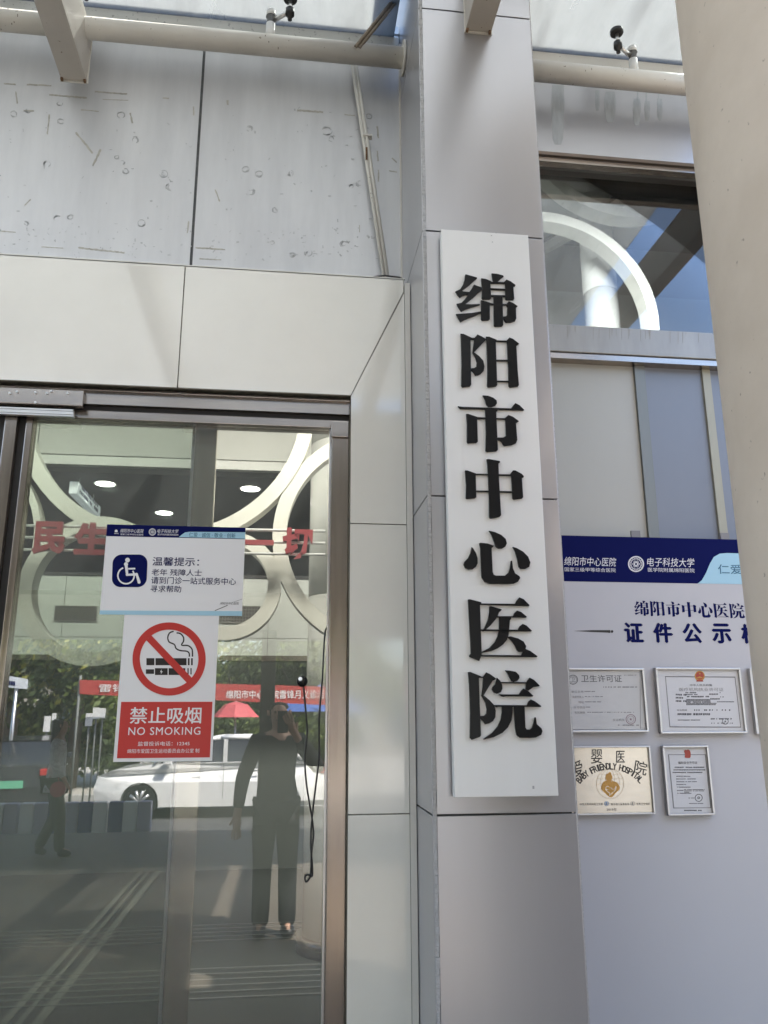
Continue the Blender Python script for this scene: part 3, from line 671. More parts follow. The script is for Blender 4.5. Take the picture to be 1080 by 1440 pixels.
def raised_letter(polys, y, depth):
    mb = MB()
    for pl_ in polys:
        cu = bpy.data.curves.new('glyph', 'CURVE'); cu.dimensions = '2D'; cu.fill_mode = 'BOTH'; cu.extrude = depth/2-.0012; cu.bevel_depth = .0014; cu.bevel_resolution = 1; cu.offset = -.0012
        sp = cu.splines.new('POLY'); sp.points.add(len(pl_)-1); sp.use_cyclic_u = True
        for q, p in zip(sp.points, pl_): q.co = (p.x, p.z, 0, 1)
        o = bpy.data.objects.new('glyph', cu); COL.objects.link(o)
        dg = bpy.context.evaluated_depsgraph_get(); dg.update(); me = bpy.data.meshes.new_from_object(o.evaluated_get(dg))
        mb.add([(v.co.x, y-depth/2-v.co.z, v.co.y) for v in me.vertices], [list(f.vertices) for f in me.polygons])
        bpy.data.objects.remove(o); bpy.data.curves.remove(cu); bpy.data.meshes.remove(me)
    return mb
YL = YB-.007
GW = []                                     # the same glyph outlines in board metres, reused by the notice title
for (ox, oy, s), polys in GLY:
    zz3 = zm(ox, oy, s); wp = [P_(zz3, YL, q) for q in polys]; GW.append(wp)
    raised_letter(wp, YB-.0002, .008).build('letter', M_black, bd)
sp_ = MB()
for (x, y, r_) in ((389+0, 54, 3), (396, 98, 3), (420, 36, 3)):
    p = at(610+x/4.8, 320+y/4.8, YB); sp_.box(p.x-.002, p.x+.002, YB-.0008, YB-.0001, p.z-.0015, p.z+.0015)
p = at(750, 1107, YB); sp_.box(p.x-.003, p.x+.003, YB-.0008, YB-.0001, p.z-.005, p.z+.004)
sp_.build('chip_mark', M_seal, bd)

# ================================================================== SIGNS ON THE DOOR GLASS
def flat(mb, z, y, pts, d=.0006, mi=0): return mb.prism(P_(z, y, pts), y-d, y-.0001, mi)
def header_art(parent, z, y, sc_, ox, oy, lotus=True):
    """emblem row: lotus, hospital name, round seal, university name (local units, scaled)"""
    def q(x, yy): return z(ox+x*sc_, oy+yy*sc_)
    qq = lambda x, yy: q(x, yy)
    mb = MB()
    if lotus:
        for a, l in ((-60, 11), (-30, 15), (0, 17), (30, 15), (60, 11)):
            pts = []
            for i in range(12):
                t = 2*math.pi*i/12; u, v = 4.2*math.sin(t), -l/2-l/2*math.cos(t)
                pts.append((19+u*math.cos(R(a))-v*math.sin(R(a)), 24+u*math.sin(R(a))+v*math.cos(R(a))))
            mb.prism([at(*qq(*p), y) for p in pts], y-.0008-.0001*abs(a)/30, y-.0001)
        text_into(mb, '绵阳中医', pbox(qq, y, 5, 30, 35, 38), y-.0006, .01)
    text_into(mb, '绵阳市中心医院', pbox(qq, y, 46, 4, 200, 30), y-.0006, .0, shear=.2)
    text_into(mb, '国家三级甲等综合医院', pbox(qq, y, 48, 35, 198, 47), y-.0006, .0)
    for rr, w in ((22, 3.0), (15, 1.6)):
        for qd in ribbon(circ(258, 24, rr, 40), w, True): mb.prism([at(*qq(*p), y) for p in qd], y-.0007, y-.0001)
    for k in range(20):
        a = 2*math.pi*k/20; mb.prism([at(*qq(258+18.4*math.cos(a)+dx, 24+18.4*math.sin(a)+dy), y) for dx, dy in ((-1.4, -1.4), (1.4, -1.4), (1.4, 1.4), (-1.4, 1.4))], y-.0006, y-.0001)
    for k in range(3):
        for qd in ribbon([(258+(10*math.cos(R(t))*math.cos(R(60*k))-4*math.sin(R(t))*math.sin(R(60*k))), 24+(10*math.cos(R(t))*math.sin(R(60*k))+4*math.sin(R(t))*math.cos(R(60*k)))) for t in range(0, 360, 11)], 1.6, True):
            mb.prism([at(*qq(*p), y) for p in qd], y-.0006-.00005*k, y-.0001)
    text_into(mb, '电子科技大学', pbox(qq, y, 290, 6, 430, 32), y-.0006, .0, shear=.2)
    text_into(mb, '医学院附属绵阳医院', pbox(qq, y, 293, 36, 430, 48), y-.0006, .0)
    return mb.build('emblem_lettering', M_paper, parent)
ZS = -.006
ya = -.004
z7 = zm(130, 720, 4.696)
acs = empty('accessibility_sign', tuple(at(245, 862, ya)), 'white and navy wheelchair assistance notice stuck on the door glass', 'sign')
cs = [at(150.7, 737, ya), at(344.7, 742.4, ya), at(340.8, 865.4, ya), at(140, 864.8, ya)]
ax0, ax1, azt, azb = (cs[0].x+cs[3].x)/2, (cs[1].x+cs[2].x)/2, (cs[0].z+cs[1].z)/2, (cs[2].z+cs[3].z)/2
MB().box(ax0, ax1, ya, -.0005, azb, azt).build('sheet', M_paper, acs)
hbz = at(*z7(300, 164), ya).z
MB().prism([(ax0, 0, azt), (ax1, 0, azt), (ax1, 0, at(*z7(800, 175), ya).z), (ax0, 0, hbz)], ya-.0005, ya-.0001).build('header_band', M_navy, acs)
f = MB(); y_ = ya-.0006
f.prism([at(*z7(*p), ya) for p in ((570, 166), (590, 150), (612, 135), (640, 131))]+[(ax1, 0, at(*z7(1000, 134), ya).z), (ax1, 0, at(*z7(1000, 176), ya).z)], y_-.0003, y_)
f.prism([(ax0, 0, at(*z7(50, 650), ya).z), (ax1, 0, at(*z7(990, 655), ya).z), (ax1, 0, azb), (ax0, 0, azb)], ya-.0005, ya-.0001)
f.build('light_band', M_ltblue, acs)
header_art(acs, z7, ya-.0005, 1.0, 138, 108)
text_into(MB(), '仁爱 · 诚信 · 敬业 · 创新', pbox(z7, ya, 638, 138, 945, 168), ya-.0013, .005).build('motto_lettering', mat('teal_print', (.01, .10, .20), .4), acs)
ic = MB()
def rrect(x0, y0, x1, y1, r, n=8):
    return circ(x1-r, y0+r, r, n, -90, 0)+circ(x1-r, y1-r, r, n, 0, 90)+circ(x0+r, y1-r, r, n, 90, 180)+circ(x0+r, y0+r, r, n, 180, 270)
sk = [(p[0]-(p[1]-390)*.04, p[1]) for p in rrect(131, 281, 361, 496, 58)]
flat(ic, z7, ya, sk, .0006); icn = ic.build('wheelchair_icon', M_navy, acs)
w = MB(); yy = ya-.0006
w.prism(P_(z7, ya, circ(232, 318, 15.5, 24)), yy-.0004, yy-.0001)
for k, (pts, wd) in enumerate(((circ(222, 420, 54, 30, -110, -395), 10), ([(222, 345), (230, 415), (292, 412), (308, 462)], 20), ([(236, 375), (278, 374)], 11), ([(222, 350), (222, 342)], 26))):
    for qd in ribbon(pts, wd): w.prism(P_(z7, ya, qd), yy-.0004-.00006*k, yy-.0001)
for c_ in ((222, 345, 13), (278, 374, 5.5), (308, 464, 10), (230, 413, 10), (291, 412, 10)): w.prism(P_(z7, ya, circ(c_[0], c_[1], c_[2], 16)), yy-.00075, yy-.0001)
w.build('figure', M_paper, icn)
text_into(MB(), '温馨提示：', pbox(z7, ya, 397, 300, 704, 356), ya-.0006, .012).build('notice_lettering', M_navy, acs)
text_into(MB(), '老年 残障人士', pbox(z7, ya, 391, 378, 722, 421), ya-.0006, .008).build('notice_lettering', M_navy, acs)
text_into(MB(), '请到门诊一站式服务中心', pbox(z7, ya, 388, 432, 948, 478), ya-.0006, .008).build('notice_lettering', M_navy, acs)
text_into(MB(), '寻求帮助', pbox(z7, ya, 384, 486, 586, 530), ya-.0006, .008).build('notice_lettering', M_navy, acs)
sg = MB(); text_into(sg, '绵阳市中心医院', pbox(z7, ya, 842, 596, 968, 612), ya-.0006, 0, shear=.3)
for a, b, wd in (((808, 652), (893, 616), 4), ((915, 600), (990, 575), 1.6)):
    for qd in ribbon([a, b], wd): sg.prism(P_(z7, ya, qd), ya-.0006, ya-.0001)
sg.build('signature_mark', M_blackp, acs)

z8 = zm(150, 850, 6.259); yn = -.003
ns = empty('no_smoking_sign', tuple(at(230, 1070, yn)), 'red and white NO SMOKING notice stuck below the wheelchair notice', 'sign')
cs = [at(175.6, 861.0, yn), at(308, 863.5, yn), at(298.3, 1070.2, yn), at(158.8, 1071.3, yn)]
nx0, nx1, nzt, nzb = (cs[0].x+cs[3].x)/2, (cs[1].x+cs[2].x)/2, (cs[0].z+cs[1].z)/2, (cs[2].z+cs[3].z)/2
MB().box(nx0, nx1, yn, -.0004, nzb, nzt).build('sheet', M_paper, ns)
w_ = nx1-nx0; rz = at(*z8(525, 857), yn).z; rb2 = at(*z8(500, 1350), yn).z
MB().box(nx0+w_*.035, nx1-w_*.025, yn-.0006, yn-.0001, rb2, rz).build('red_panel', M_red, ns)
rc = MB()
for qd in ribbon(circ(550, 480, 290, 72), 64, True): rc.prism(P_(z8, yn, qd), yn-.0014, yn-.0009)
rc.build('prohibition_ring', M_red, ns)
rc = MB()
for qd in ribbon([(372, 294), (728, 668)], 62): rc.prism(P_(z8, yn, qd), yn-.0012, yn-.0007)
rc.build('prohibition_bar', M_red, ns)
cg = MB()
for bx in ((350, 473, 420, 535), (430, 473, 703, 535), (715, 473, 730, 535), (743, 473, 758, 535), (345, 571, 417, 611), (425, 561, 537, 621), (545, 561, 692, 621), (711, 561, 722, 616), (737, 561, 748, 616)):
    cg.prism(P_(z8, yn, [(bx[0], bx[1]), (bx[2], bx[1]), (bx[2], bx[3]), (bx[0], bx[3])]), yn-.0005, yn-.0001)
def smooth(pts, n=4):
    o_ = []
    for i in range(len(pts)-1):
        p0, p1, p2, p3_ = (Vector(pts[max(i-1, 0)]), Vector(pts[i]), Vector(pts[i+1]), Vector(pts[min(i+2, len(pts)-1)]))
        for k in range(n):
            t = k/n; o_.append(tuple(.5*((2*p1)+(-p0+p2)*t+(2*p0-5*p1+4*p2-p3_)*t*t+(-p0+3*p1-3*p2+p3_)*t**3)))
    return o_+[tuple(pts[-1])]
for pts in ([(590, 237), (555, 250), (538, 290), (550, 330), (595, 352), (612, 388), (650, 406), (705, 412), (726, 430), (728, 460)], [(615, 250), (650, 258), (676, 290), (676, 325), (660, 358), (715, 362), (748, 388), (755, 420), (755, 460)]):
    for qd in ribbon(smooth(pts), 12): cg.prism(P_(z8, yn, qd), yn-.0005, yn-.0001)
cg.build('cigarette_symbol', mat('symbol_black', (.012, .011, .01), .35), ns)
MB().prism(P_(z8, yn, [(484, 570), (470, 597), (482, 595), (476, 615), (494, 588), (482, 590)]), yn-.0008, yn-.0005).build('lightning_symbol', M_paper, ns)
text_into(MB(), '禁止吸烟', pbox(z8, yn, 207, 905, 832, 1048), yn-.0009, .014).build('white_lettering', M_paper, ns)
text_into(MB(), 'NO SMOKING', pbox(z8, yn, 192, 1080, 825, 1148), yn-.0009, .006, spacing=1.12).build('white_lettering', M_paper, ns)
text_into(MB(), '监督投诉电话：12345', pbox(z8, yn, 275, 1206, 730, 1244), yn-.0009, .002).build('white_lettering', M_paper, ns)
text_into(MB(), '绵阳市爱国卫生运动委员会办公室 制', pbox(z8, yn, 182, 1270, 815, 1308), yn-.0009, .002).build('white_lettering', M_paper, ns)

# suction camera on the glass and its cable
cz = at(425, 958, -.02)
sc_ = empty('suction_camera', tuple(cz), 'small black ball camera stuck to the right part of the glass', 'camera')
bm = bmesh.new(); bmesh.ops.create_uvsphere(bm, u_segments=20, v_segments=14, radius=.02)
for v in bm.verts: v.co += cz
bm.verts.index_update(); MB().add([v.co[:] for v in bm.verts], [[v.index for v in f.verts] for f in bm.faces], 0, True).build('ball', mat('gloss_black', (.01, .01, .01), .1), sc_); bm.free()
MB().tube([cz+Vector((0, .006, 0)), cz+Vector((0, .0185, 0))], [.012, .021], 18).build('suction_cup', M_blackp, sc_)
MB().tube([cz+Vector((-.006, -.017, .006)), cz+Vector((-.008, -.024, .008))], .007, 14).build('lens', M_bright, sc_)
cp = [(427, 965), (430, 1000), (432, 1030), (429, 1060), (429, 1080), (432, 1110), (437, 1140), (441, 1170), (438, 1200), (437, 1228), (434, 1237), (430, 1240), (429, 1233), (433, 1230), (439, 1232), (439, 1215), (437, 1190), (438, 1160), (441, 1130), (446, 1090), (449, 1060), (449, 1010), (453, 960), (455, 920), (457, 890), (460, 882)]
tag(MB().tube([at(p[0], p[1], -.008-.002*(i % 3)) for i, p in enumerate(smooth(cp, 4))], .0032, 7).build('cable', M_blackp), 'long looped black cable hanging down the door glass', 'cable')

# ================================================================== NOTICE BOARD AND CERTIFICATES
YN = .20
z5 = zm(780, 720, 3.6)
nb = empty('notice_board', (2.0, YN, .2), 'large white notice board with navy header listing hospital certificates', 'notice board')
nbx1 = 2.62; nbt = at(*z5(480, 129), YN).z; hb = at(*z5(480, 358), YN).z
MB().box(PX1+.004, nbx1, YN, YN+.02, .12, nbt).build('panel', M_board, nb)
MB().box(PX1+.004, nbx1, YN-.0006, YN-.0001, hb, nbt).build('header_band', M_navy, nb)
lw = MB().prism(P_(z5, YN, [(723, 365), (745, 345), (765, 310), (785, 262), (805, 228), (835, 211), (870, 208)])+[(nbx1, 0, at(*z5(900, 208), YN).z), (nbx1, 0, hb), (at(*z5(723, 365), YN).x, 0, hb)], YN-.0012, YN-.0008)
lw.build('light_band', M_ltblue, nb)
header_art(nb, z5, YN-.0006, 1.72, -32, 222)
text_into(MB(), '仁爱 · 诚信', pbox(z5, YN, 826, 268, 1118, 316), YN-.0018, .004).build('motto_lettering', mat('teal_print', (.01, .10, .20), .4), nb)
tt = MB()
# title in the same lettering as the name board, letter by letter
for k, wp in enumerate(GW):
    tx0, tx1 = 403+80.5*k, 403+80.5*k+74; L, T, Rr_, B = pbox(z5, YN, tx0, 449+k*2.2, tx1, 526+k*2.2)
    xs_ = [p.x for q in wp for p in q]; zs_ = [p.z for q in wp for p in q]
    fx = lambda x: L+(x-min(xs_))/(max(xs_)-min(xs_))*(Rr_-L); fz = lambda v: B+(v-min(zs_))/(max(zs_)-min(zs_))*(T-B)
    for j, q in enumerate(wp): tt.prism([(fx(p.x), 0, fz(p.z)) for p in q], YN-.0006-.00002*j, YN-.0001)
tt.build('title_lettering', M_navy, nb); tt = MB()
for k, ch in enumerate('证件公示栏'):
    text_into(tt, ch, pbox(z5, YN, 355+148*k, 562+k*2, 445+148*k, 658+k*1.5), YN-.0008, .04)
tt.build('title_lettering', M_navy, nb)
nd = MB()
for pts in ([(95, 602), (190, 598), (275, 598), (275, 611), (190, 608)], [(272, 598), (282, 598), (282, 612), (272, 612)], circ(290, 605, 7, 14)): nd.prism(P_(z5, YN, pts), YN-.0006, YN-.0001)
nd.build('needle_ornament', M_blackp, nb)
clp = MB(); 
for x in (895, 1020):
    p = at(x, 752, YN); clp.box(p.x-.02, p.x+.02, YN+.004, YN+.016, nbt, nbt+.03)
clp.build('clip', M_soft, nb)

def cert(label, z, pts, frame_w, parent_mat, group='framed certificates on the white notice board', y=YN):
    """pts: outer corners in zoom pixels TL, TR, BR, BL on the frame's front plane"""
    yf = y-.022
    c_ = P_(z, yf, pts); X0, X1 = (c_[0].x+c_[3].x)/2, (c_[1].x+c_[2].x)/2; Z1, Z0 = (c_[0].z+c_[1].z)/2, (c_[2].z+c_[3].z)/2
    t = empty('framed_certificate', ((X0+X1)/2, y, Z0), label, 'certificate', group)
    fr = MB(); w = frame_w
    fr.box(X0, X1, yf, y-.001, Z1-w, Z1, bev=.002); fr.box(X0, X1, yf, y-.001, Z0, Z0+w, bev=.002)
    fr.box(X0, X0+w, yf+.0005, y-.001, Z0+w, Z1-w); fr.box(X1-w, X1, yf+.0005, y-.001, Z0+w, Z1-w)
    fr.build('frame', M_frame, t)
    MB().box(X0+w, X1-w, yf+.010, y-.002, Z0+w, Z1-w).build('sheet', parent_mat, t)
    return t, yf+.010, (X0, X1, Z0, Z1)
def tiny(mb, z, y, x0, y0, x1, h, seed, gap=.25, slope=0.0):
    rnd = random.Random(seed); x = x0
    while x < x1:
        w = rnd.uniform(.6, 1.3)*h
        if rnd.random() > gap:
            yy_ = y0+(x-x0)*slope
            mb.prism(P_(z, y, [(x, yy_), (x+w*.8, yy_), (x+w*.8, yy_+h*rnd.uniform(.7, 1)), (x, yy_+h)]), y-.0004, y-.0001)
        x += w
z6 = zm(800, 930, 9.0)
t, y, bb = cert('silver health permit certificate nearest the pillar in the upper row', z6, [(-260, 85), (953, 85), (1018, 900), (-200, 900)], .008, M_cert)
lt = MB(); text_into(lt, '卫生许可证', pbox(z6, y, 155, 172, 668, 262), y-.0005, .006)
for r_, w in ((58, 8), (44, 4)):
    for qd in ribbon(circ(52, 232, r_, 28), w, True): lt.prism(P_(z6, y, qd), y-.0005, y-.0001)
text_into(lt, '卫', pbox(z6, y, 28, 205, 76, 258), y-.0005, 0)
lt.build('lettering', M_grey, t)
lt = MB()
for i, (s_, a, b) in enumerate((('单位名称', 30, 185), ('法定代表人', 40, 190), ('地址', 120, 190), ('许可项目', 60, 200), ('有效期限', 70, 205))):
    text_into(lt, s_, pbox(z6, y, a, 370+66*i, b, 400+66*i), y-.0005, .0)
    tiny(lt, z6, y, b+12, 376+66*i, (330, 430, 410, 265, 820)[i], 10, i)
text_into(lt, '发证机关', pbox(z6, y, 552, 725, 705, 757), y-.0005, .0)
tiny(lt, z6, y, 435, 318, 855, 16, 21); tiny(lt, z6, y, 600, 800, 900, 16, 22, .5); tiny(lt, z6, y, 700, 170, 845, 10, 23)
for q in ([(0, 124), (400, 118), (900, 108), (905, 855)], [(15, 862), (980, 870), (965, 780)]):
    for qd in ribbon(q, 7): lt.prism(P_(z6, y, qd), y-.0004, y-.0001)
lt.build('fine_print', M_soft, t)
st = MB()
for r_, w in ((60, 8), (40, 4)):
    for qd in ribbon(circ(783, 733, r_, 28), w, True): st.prism(P_(z6, y, qd), y-.0006, y-.0001)
def star(cx_, cy2, r_): return [(cx_+(r_ if k % 2 == 0 else r_*.42)*math.sin(math.pi*k/5), cy2-(r_ if k % 2 == 0 else r_*.42)*math.cos(math.pi*k/5)) for k in range(10)]
st.prism(P_(z6, y, star(783, 733, 20)), y-.0006, y-.0001)
st.build('stamp', mat('stamp_mauve', (.22, .13, .17), .6), t)

z6b = zm(915, 930, 6.75)
t, y, bb = cert('white practice licence with red state emblem at the upper row middle', z6b, [(48, 52), (856, 68), (918, 686), (100, 686)], .008, M_certw)
bd2 = MB()
for qd in ribbon([(140, 144), (800, 150), (855, 625), (182, 622)], 13, True): bd2.prism(P_(z6b, y, qd), y-.0004, y-.0001)
bd2.build('border', M_soft, t)
em = MB(); em.prism(P_(z6b, y, circ(465, 140, 48, 28, ry=50)), y-.0007, y-.0001, 0); em.prism(P_(z6b, y, circ(465, 136, 38, 28)), y-.0010, y-.0007, 1)
em.prism(P_(z6b, y, star(465, 116, 12)), y-.0013, y-.001, 0); em.prism(P_(z6b, y, [(440, 160), (440, 150), (450, 150), (465, 142), (480, 150), (490, 150), (490, 160)]), y-.0013, y-.001, 0)
em.prism(P_(z6b, y, [(438, 176), (492, 176), (500, 192), (430, 192)]), y-.0012, y-.0006, 1)
em.build('state_emblem', [M_gold, mat('emblem_red', (.38, .05, .03), .4)], t)
lt = MB(); text_into(lt, '中华人民共和国', pbox(z6b, y, 372, 216, 580, 236), y-.0005, .01)
text_into(lt, '有效不允许转借转让，并下批准', pbox(z6b, y, 255, 492, 565, 512), y-.0005, .02) if False else tiny(lt, z6b, y, 255, 492, 565, 20, 3, .05)
for i, yy2 in enumerate((308, 338, 368)): tiny(lt, z6b, y, 238, yy2, 328, 16, 30+i, .1, .03)
tiny(lt, z6b, y, 330, 292, 430, 12, 40, .05); tiny(lt, z6b, y, 330, 310, 440, 10, 41, .05); tiny(lt, z6b, y, 330, 328, 555, 14, 42, .05)
for i in range(5): tiny(lt, z6b, y, 338, 358+12*i, (560, 560, 565, 620, 615)[i], 10, 50+i, .05)
tiny(lt, z6b, y, 555, 305, 640, 14, 60, .1); tiny(lt, z6b, y, 565, 350, 648, 14, 61, .1); tiny(lt, z6b, y, 630, 380, 790, 9, 62, .05); tiny(lt, z6b, y, 655, 292, 685, 10, 63); tiny(lt, z6b, y, 660, 333, 690, 10, 64)
text_into(lt, '有效期限', pbox(z6b, y, 248, 455, 345, 472), y-.0005, 0); tiny(lt, z6b, y, 370, 456, 755, 14, 65, .6)
tiny(lt, z6b, y, 258, 553, 465, 9, 66, .05); tiny(lt, z6b, y, 570, 540, 760, 13, 67, .15); tiny(lt, z6b, y, 575, 582, 780, 10, 68, .4)
for qd in ribbon(circ(708, 570, 28, 22), 5, True): lt.prism(P_(z6b, y, qd), y-.0005, y-.0001)
lt.prism(P_(z6b, y, star(708, 570, 12)), y-.0006, y-.0001)
lt.build('fine_print', M_grey, t)
lt = MB(); text_into(lt, '医疗机构执业许可证', pbox(z6b, y, 270, 250, 690, 284), y-.0005, 0); lt.build('title_lettering', M_soft, t)

t, y, bb = cert('partly hidden framed certificate whose edge meets the round column', z6b, [(936, 62), (1560, 70), (1620, 690), (1012, 690)], .008, M_certw)
lt = MB()
for qd in ribbon([(1060, 150), (1480, 150), (1530, 620), (1100, 620)], 13, True): lt.prism(P_(z6b, y, qd), y-.0004, y-.0001)
lt.build('border', M_soft, t)

z9 = zm(800, 1040, 8.308)
t, y, bb = cert('pale gold BABY FRIENDLY HOSPITAL plaque in the lower row', z9, [(-120, 78), (948, 78), (1018, 880), (-60, 885)], .006, M_plaque)
lt = MB()
text_into(lt, '爱', pbox(z9, y, 20, 255, 165, 430), y-.0005, .01, shear=.1, rot=.25)
text_into(lt, '婴', pbox(z9, y, 255, 115, 388, 280), y-.0005, .008, shear=.1)
text_into(lt, '医', pbox(z9, y, 548, 132, 655, 268), y-.0005, .008, shear=.1)
text_into(lt, '院', pbox(z9, y, 768, 250, 912, 408), y-.0005, .008, rot=-.25)
word = 'BABY FRIENDLY HOSPITAL'; c0 = (478, 790); rad = 478
for k, ch in enumerate(word):
    if ch == ' ': continue
    a = R(-49+k*4.65); qx, qy = c0[0]+rad*math.sin(a), c0[1]-rad*math.cos(a); hw = 8 if ch == 'I' else 21
    text_into(lt, ch, pbox(z9, y, qx-hw, qy-37, qx+hw, qy+37), y-.0005, .035, rot=-a)
text_into(lt, '中华人民共和国卫生部', pbox(z9, y, 128, 740, 395, 768), y-.0005, .008)
text_into(lt, '联合国儿童基金会', pbox(z9, y, 490, 740, 705, 768), y-.0005, .008)
text_into(lt, '世界卫生组织', pbox(z9, y, 788, 738, 945, 766), y-.0005, .008)
text_into(lt, '2019年', pbox(z9, y, 440, 800, 560, 836), y-.0005, .008)
lt.build('lettering', M_blackp, t)
gb = MB()
for qd in ribbon(circ(480, 515, 160, 56, ry=175), 5, True): gb.prism(P_(z9, y, qd), y-.0004, y-.0001)
for k, rx in enumerate((55, 112)):
    for qd in ribbon(circ(480, 515, rx, 24, 180, 360, ry=172), 3.5): gb.prism(P_(z9, y, qd), y-.0004-.00003*k, y-.0001)
for k, yy2 in enumerate((400, 455, 520)):
    hw = 158*math.sqrt(max(0, 1-((yy2-515)/175)**2))
    for qd in ribbon([(480-hw, yy2), (480, yy2+12-8*k), (480+hw, yy2)], 3.5): gb.prism(P_(z9, y, qd), y-.0005, y-.0001)
gb.build('globe_emblem', mat('emblem_brown', (.30, .22, .13), .5), t)
mo = MB(); mo.prism(P_(z9, y, circ(467, 440, 40, 24, ry=48)), y-.0008, y-.0004); mo.prism(P_(z9, y, circ(478, 395, 16, 16)), y-.00082, y-.0004)
mo.prism(P_(z9, y, smooth([(440, 478), (400, 500), (375, 570), (415, 620), (490, 676), (545, 625), (595, 570), (565, 505), (525, 488), (500, 470), (440, 478)], 4)[:-1]), y-.0007, y-.0003)
mc = mo.build('mother_emblem', M_gold, t); ln = MB()
for k, pts in enumerate(([(505, 415), (515, 455), (495, 490)], circ(450, 565, 20, 16, 60, 330), [(425, 575), (440, 600), (480, 630), (470, 650)], [(545, 548), (535, 580), (500, 578), (488, 560)], [(550, 545), (545, 590), (500, 630), (470, 655)])):
    for qd in ribbon(pts, 6): ln.prism(P_(z9, y, qd), y-.0010-.00004*k, y-.0008)
ln.build('emblem_line', M_plaque, mc)
bl = MB()
for cx_, n_ in ((440, 0), (745, 1)):
    for k, r_ in enumerate((26, 16)):
        for qd in ribbon(circ(cx_, 748, r_, 24), 5 if not n_ else 3, True): bl.prism(P_(z9, y, qd), y-.0004-.00003*k, y-.0001, n_)
    bl.prism(P_(z9, y, [(cx_-8, 735), (cx_+2, 730), (cx_+6, 765), (cx_-4, 765)]), y-.0006, y-.0001, n_)
bl.build('agency_emblem', [mat('emblem_blue', (.04, .14, .30), .5), M_grey], t)

z10 = zm(925, 1040, 12.0)
t, y, bb = cert('small upright certificate with red emblem at the lower right', z10, [(75, 100), (840, 108), (990, 1275), (192, 1290)], .0075, M_certw)
bo = MB()
for qd in ribbon([(180, 255), (805, 255), (895, 1150), (268, 1155)], 22, True): bo.prism(P_(z10, y, qd), y-.0003, y-.0001)
bo.build('border', M_soft, t)
em = MB(); em.prism(P_(z10, y, smooth([(440, 190), (470, 172), (490, 180), (510, 165), (545, 195), (555, 260), (545, 305), (500, 312), (455, 300), (460, 250), (440, 190)], 3)[:-1]), y-.0008, y-.0001)
em.build('state_emblem', mat('emblem_red', (.38, .05, .03), .4), t)
lt = MB(); text_into(lt, '辐射安全许可证', pbox(z10, y, 345, 368, 665, 412), y-.0005, .012)
for i, (a, b) in enumerate(((285, 785), (265, 790), (250, 745))): tiny(lt, z10, y, a, 458+44*i, b, 20, 80+i, .08, .0)
for i, (a, b) in enumerate(((300, 540), (310, 635), (315, 650), (315, 470), (325, 555), (325, 425), (330, 565))): tiny(lt, z10, y, a, 612+(46 if i < 5 else 48)*i, b, 14, 90+i, .1)
for i in range(3): tiny(lt, z10, y, 445, 838+22*i, (780, 780, 530)[i], 13, 100+i, .1)
tiny(lt, z10, y, 520, 980, 610, 14, 110, .1); tiny(lt, z10, y, 530, 1072, 760, 13, 111, .1); tiny(lt, z10, y, 445, 1185, 735, 22, 112, .05)
for k, (r_, w) in enumerate(((60, 12), (16, 12))):
    for qd in ribbon(circ(690, 983, r_, 26), w, True): lt.prism(P_(z10, y, qd), y-.0005-.00003*k, y-.0001)
lt.build('fine_print', M_grey, t)

# ================================================================== LOBBY
YR = 2.0
rs = empty('ring_screen', (.6, YR, .2), 'decorative cream screen of overlapping rings standing inside the lobby', 'screen')
def ring(cx_, cy2, rpx, wpx, a0=0, a1=360, n=72, dep=.14, k=0):
    c_ = at(cx_, cy2, YR); sc = (at(cx_+50, cy2, YR).x-at(cx_-50, cy2, YR).x)/100; ro = rpx*sc; ri = (rpx-wpx)*sc; y0_, y1_ = YR+.002*k, YR+dep-.002*k
    full = a1-a0 == 360; m = n if full else n+1; vs = []
    for i in range(m):
        a = R(a0+(a1-a0)*i/n); ca, sa = math.cos(a), math.sin(a)
        for rr, yy2 in ((ro, y0_), (ri, y0_), (ri, y1_), (ro, y1_)): vs.append((c_.x+rr*ca, yy2, c_.z+rr*sa))
    fs = []
    for i in range(n):
        j = (i+1) % m
        for q in range(4): fs.append((i*4+q, i*4+(q+1) % 4, j*4+(q+1) % 4, j*4+q))
    mb = MB().add(vs, fs)
    if not full: mb.add(vs[:4], [(3, 2, 1, 0)]); mb.add(vs[-4:], [(0, 1, 2, 3)])
    mb.build('ring', M_ringp, rs)
ring(236, 566, 212, 20, k=0); ring(135, 829, 110, 20, k=1); ring(317, 822, 79, 19, k=2); ring(545, 755, 159, 19, k=3); ring(-100, 755, 159, 10, k=4)
ring(772, 440, 157, 15, k=1); ring(872, 175, 140, 14, -180, -65, k=2)
# red lettering on rails
YR2 = YR-.16
lr = empty('rail_lettering', tuple(at(240, 785, YR2)), 'maroon characters on thin white rails in front of the ring screen', 'lettering')
ra = MB()
for l, r_ in ((739, 747), (755.5, 764), (773, 780)):
    a, b = at(28, l, YR2+.03), at(457, r_, YR2+.03); ra.tube([a, b], .009, 8)
ra.build('rail', mat('rail_white', (.8, .8, .78), .3), lr)
iz = lambda x, y_: (x, y_)
for ch, bx in (('民', (45.5, 733, 91, 779)), ('生', (104, 734.5, 152, 780)), ('一', (344, 759, 385, 766)), ('切', (397, 742, 440, 786))):
    text_into(MB(), ch, pbox(iz, YR2, *bx), YR2, .045, thick=.025).build('letter', M_letter, lr)
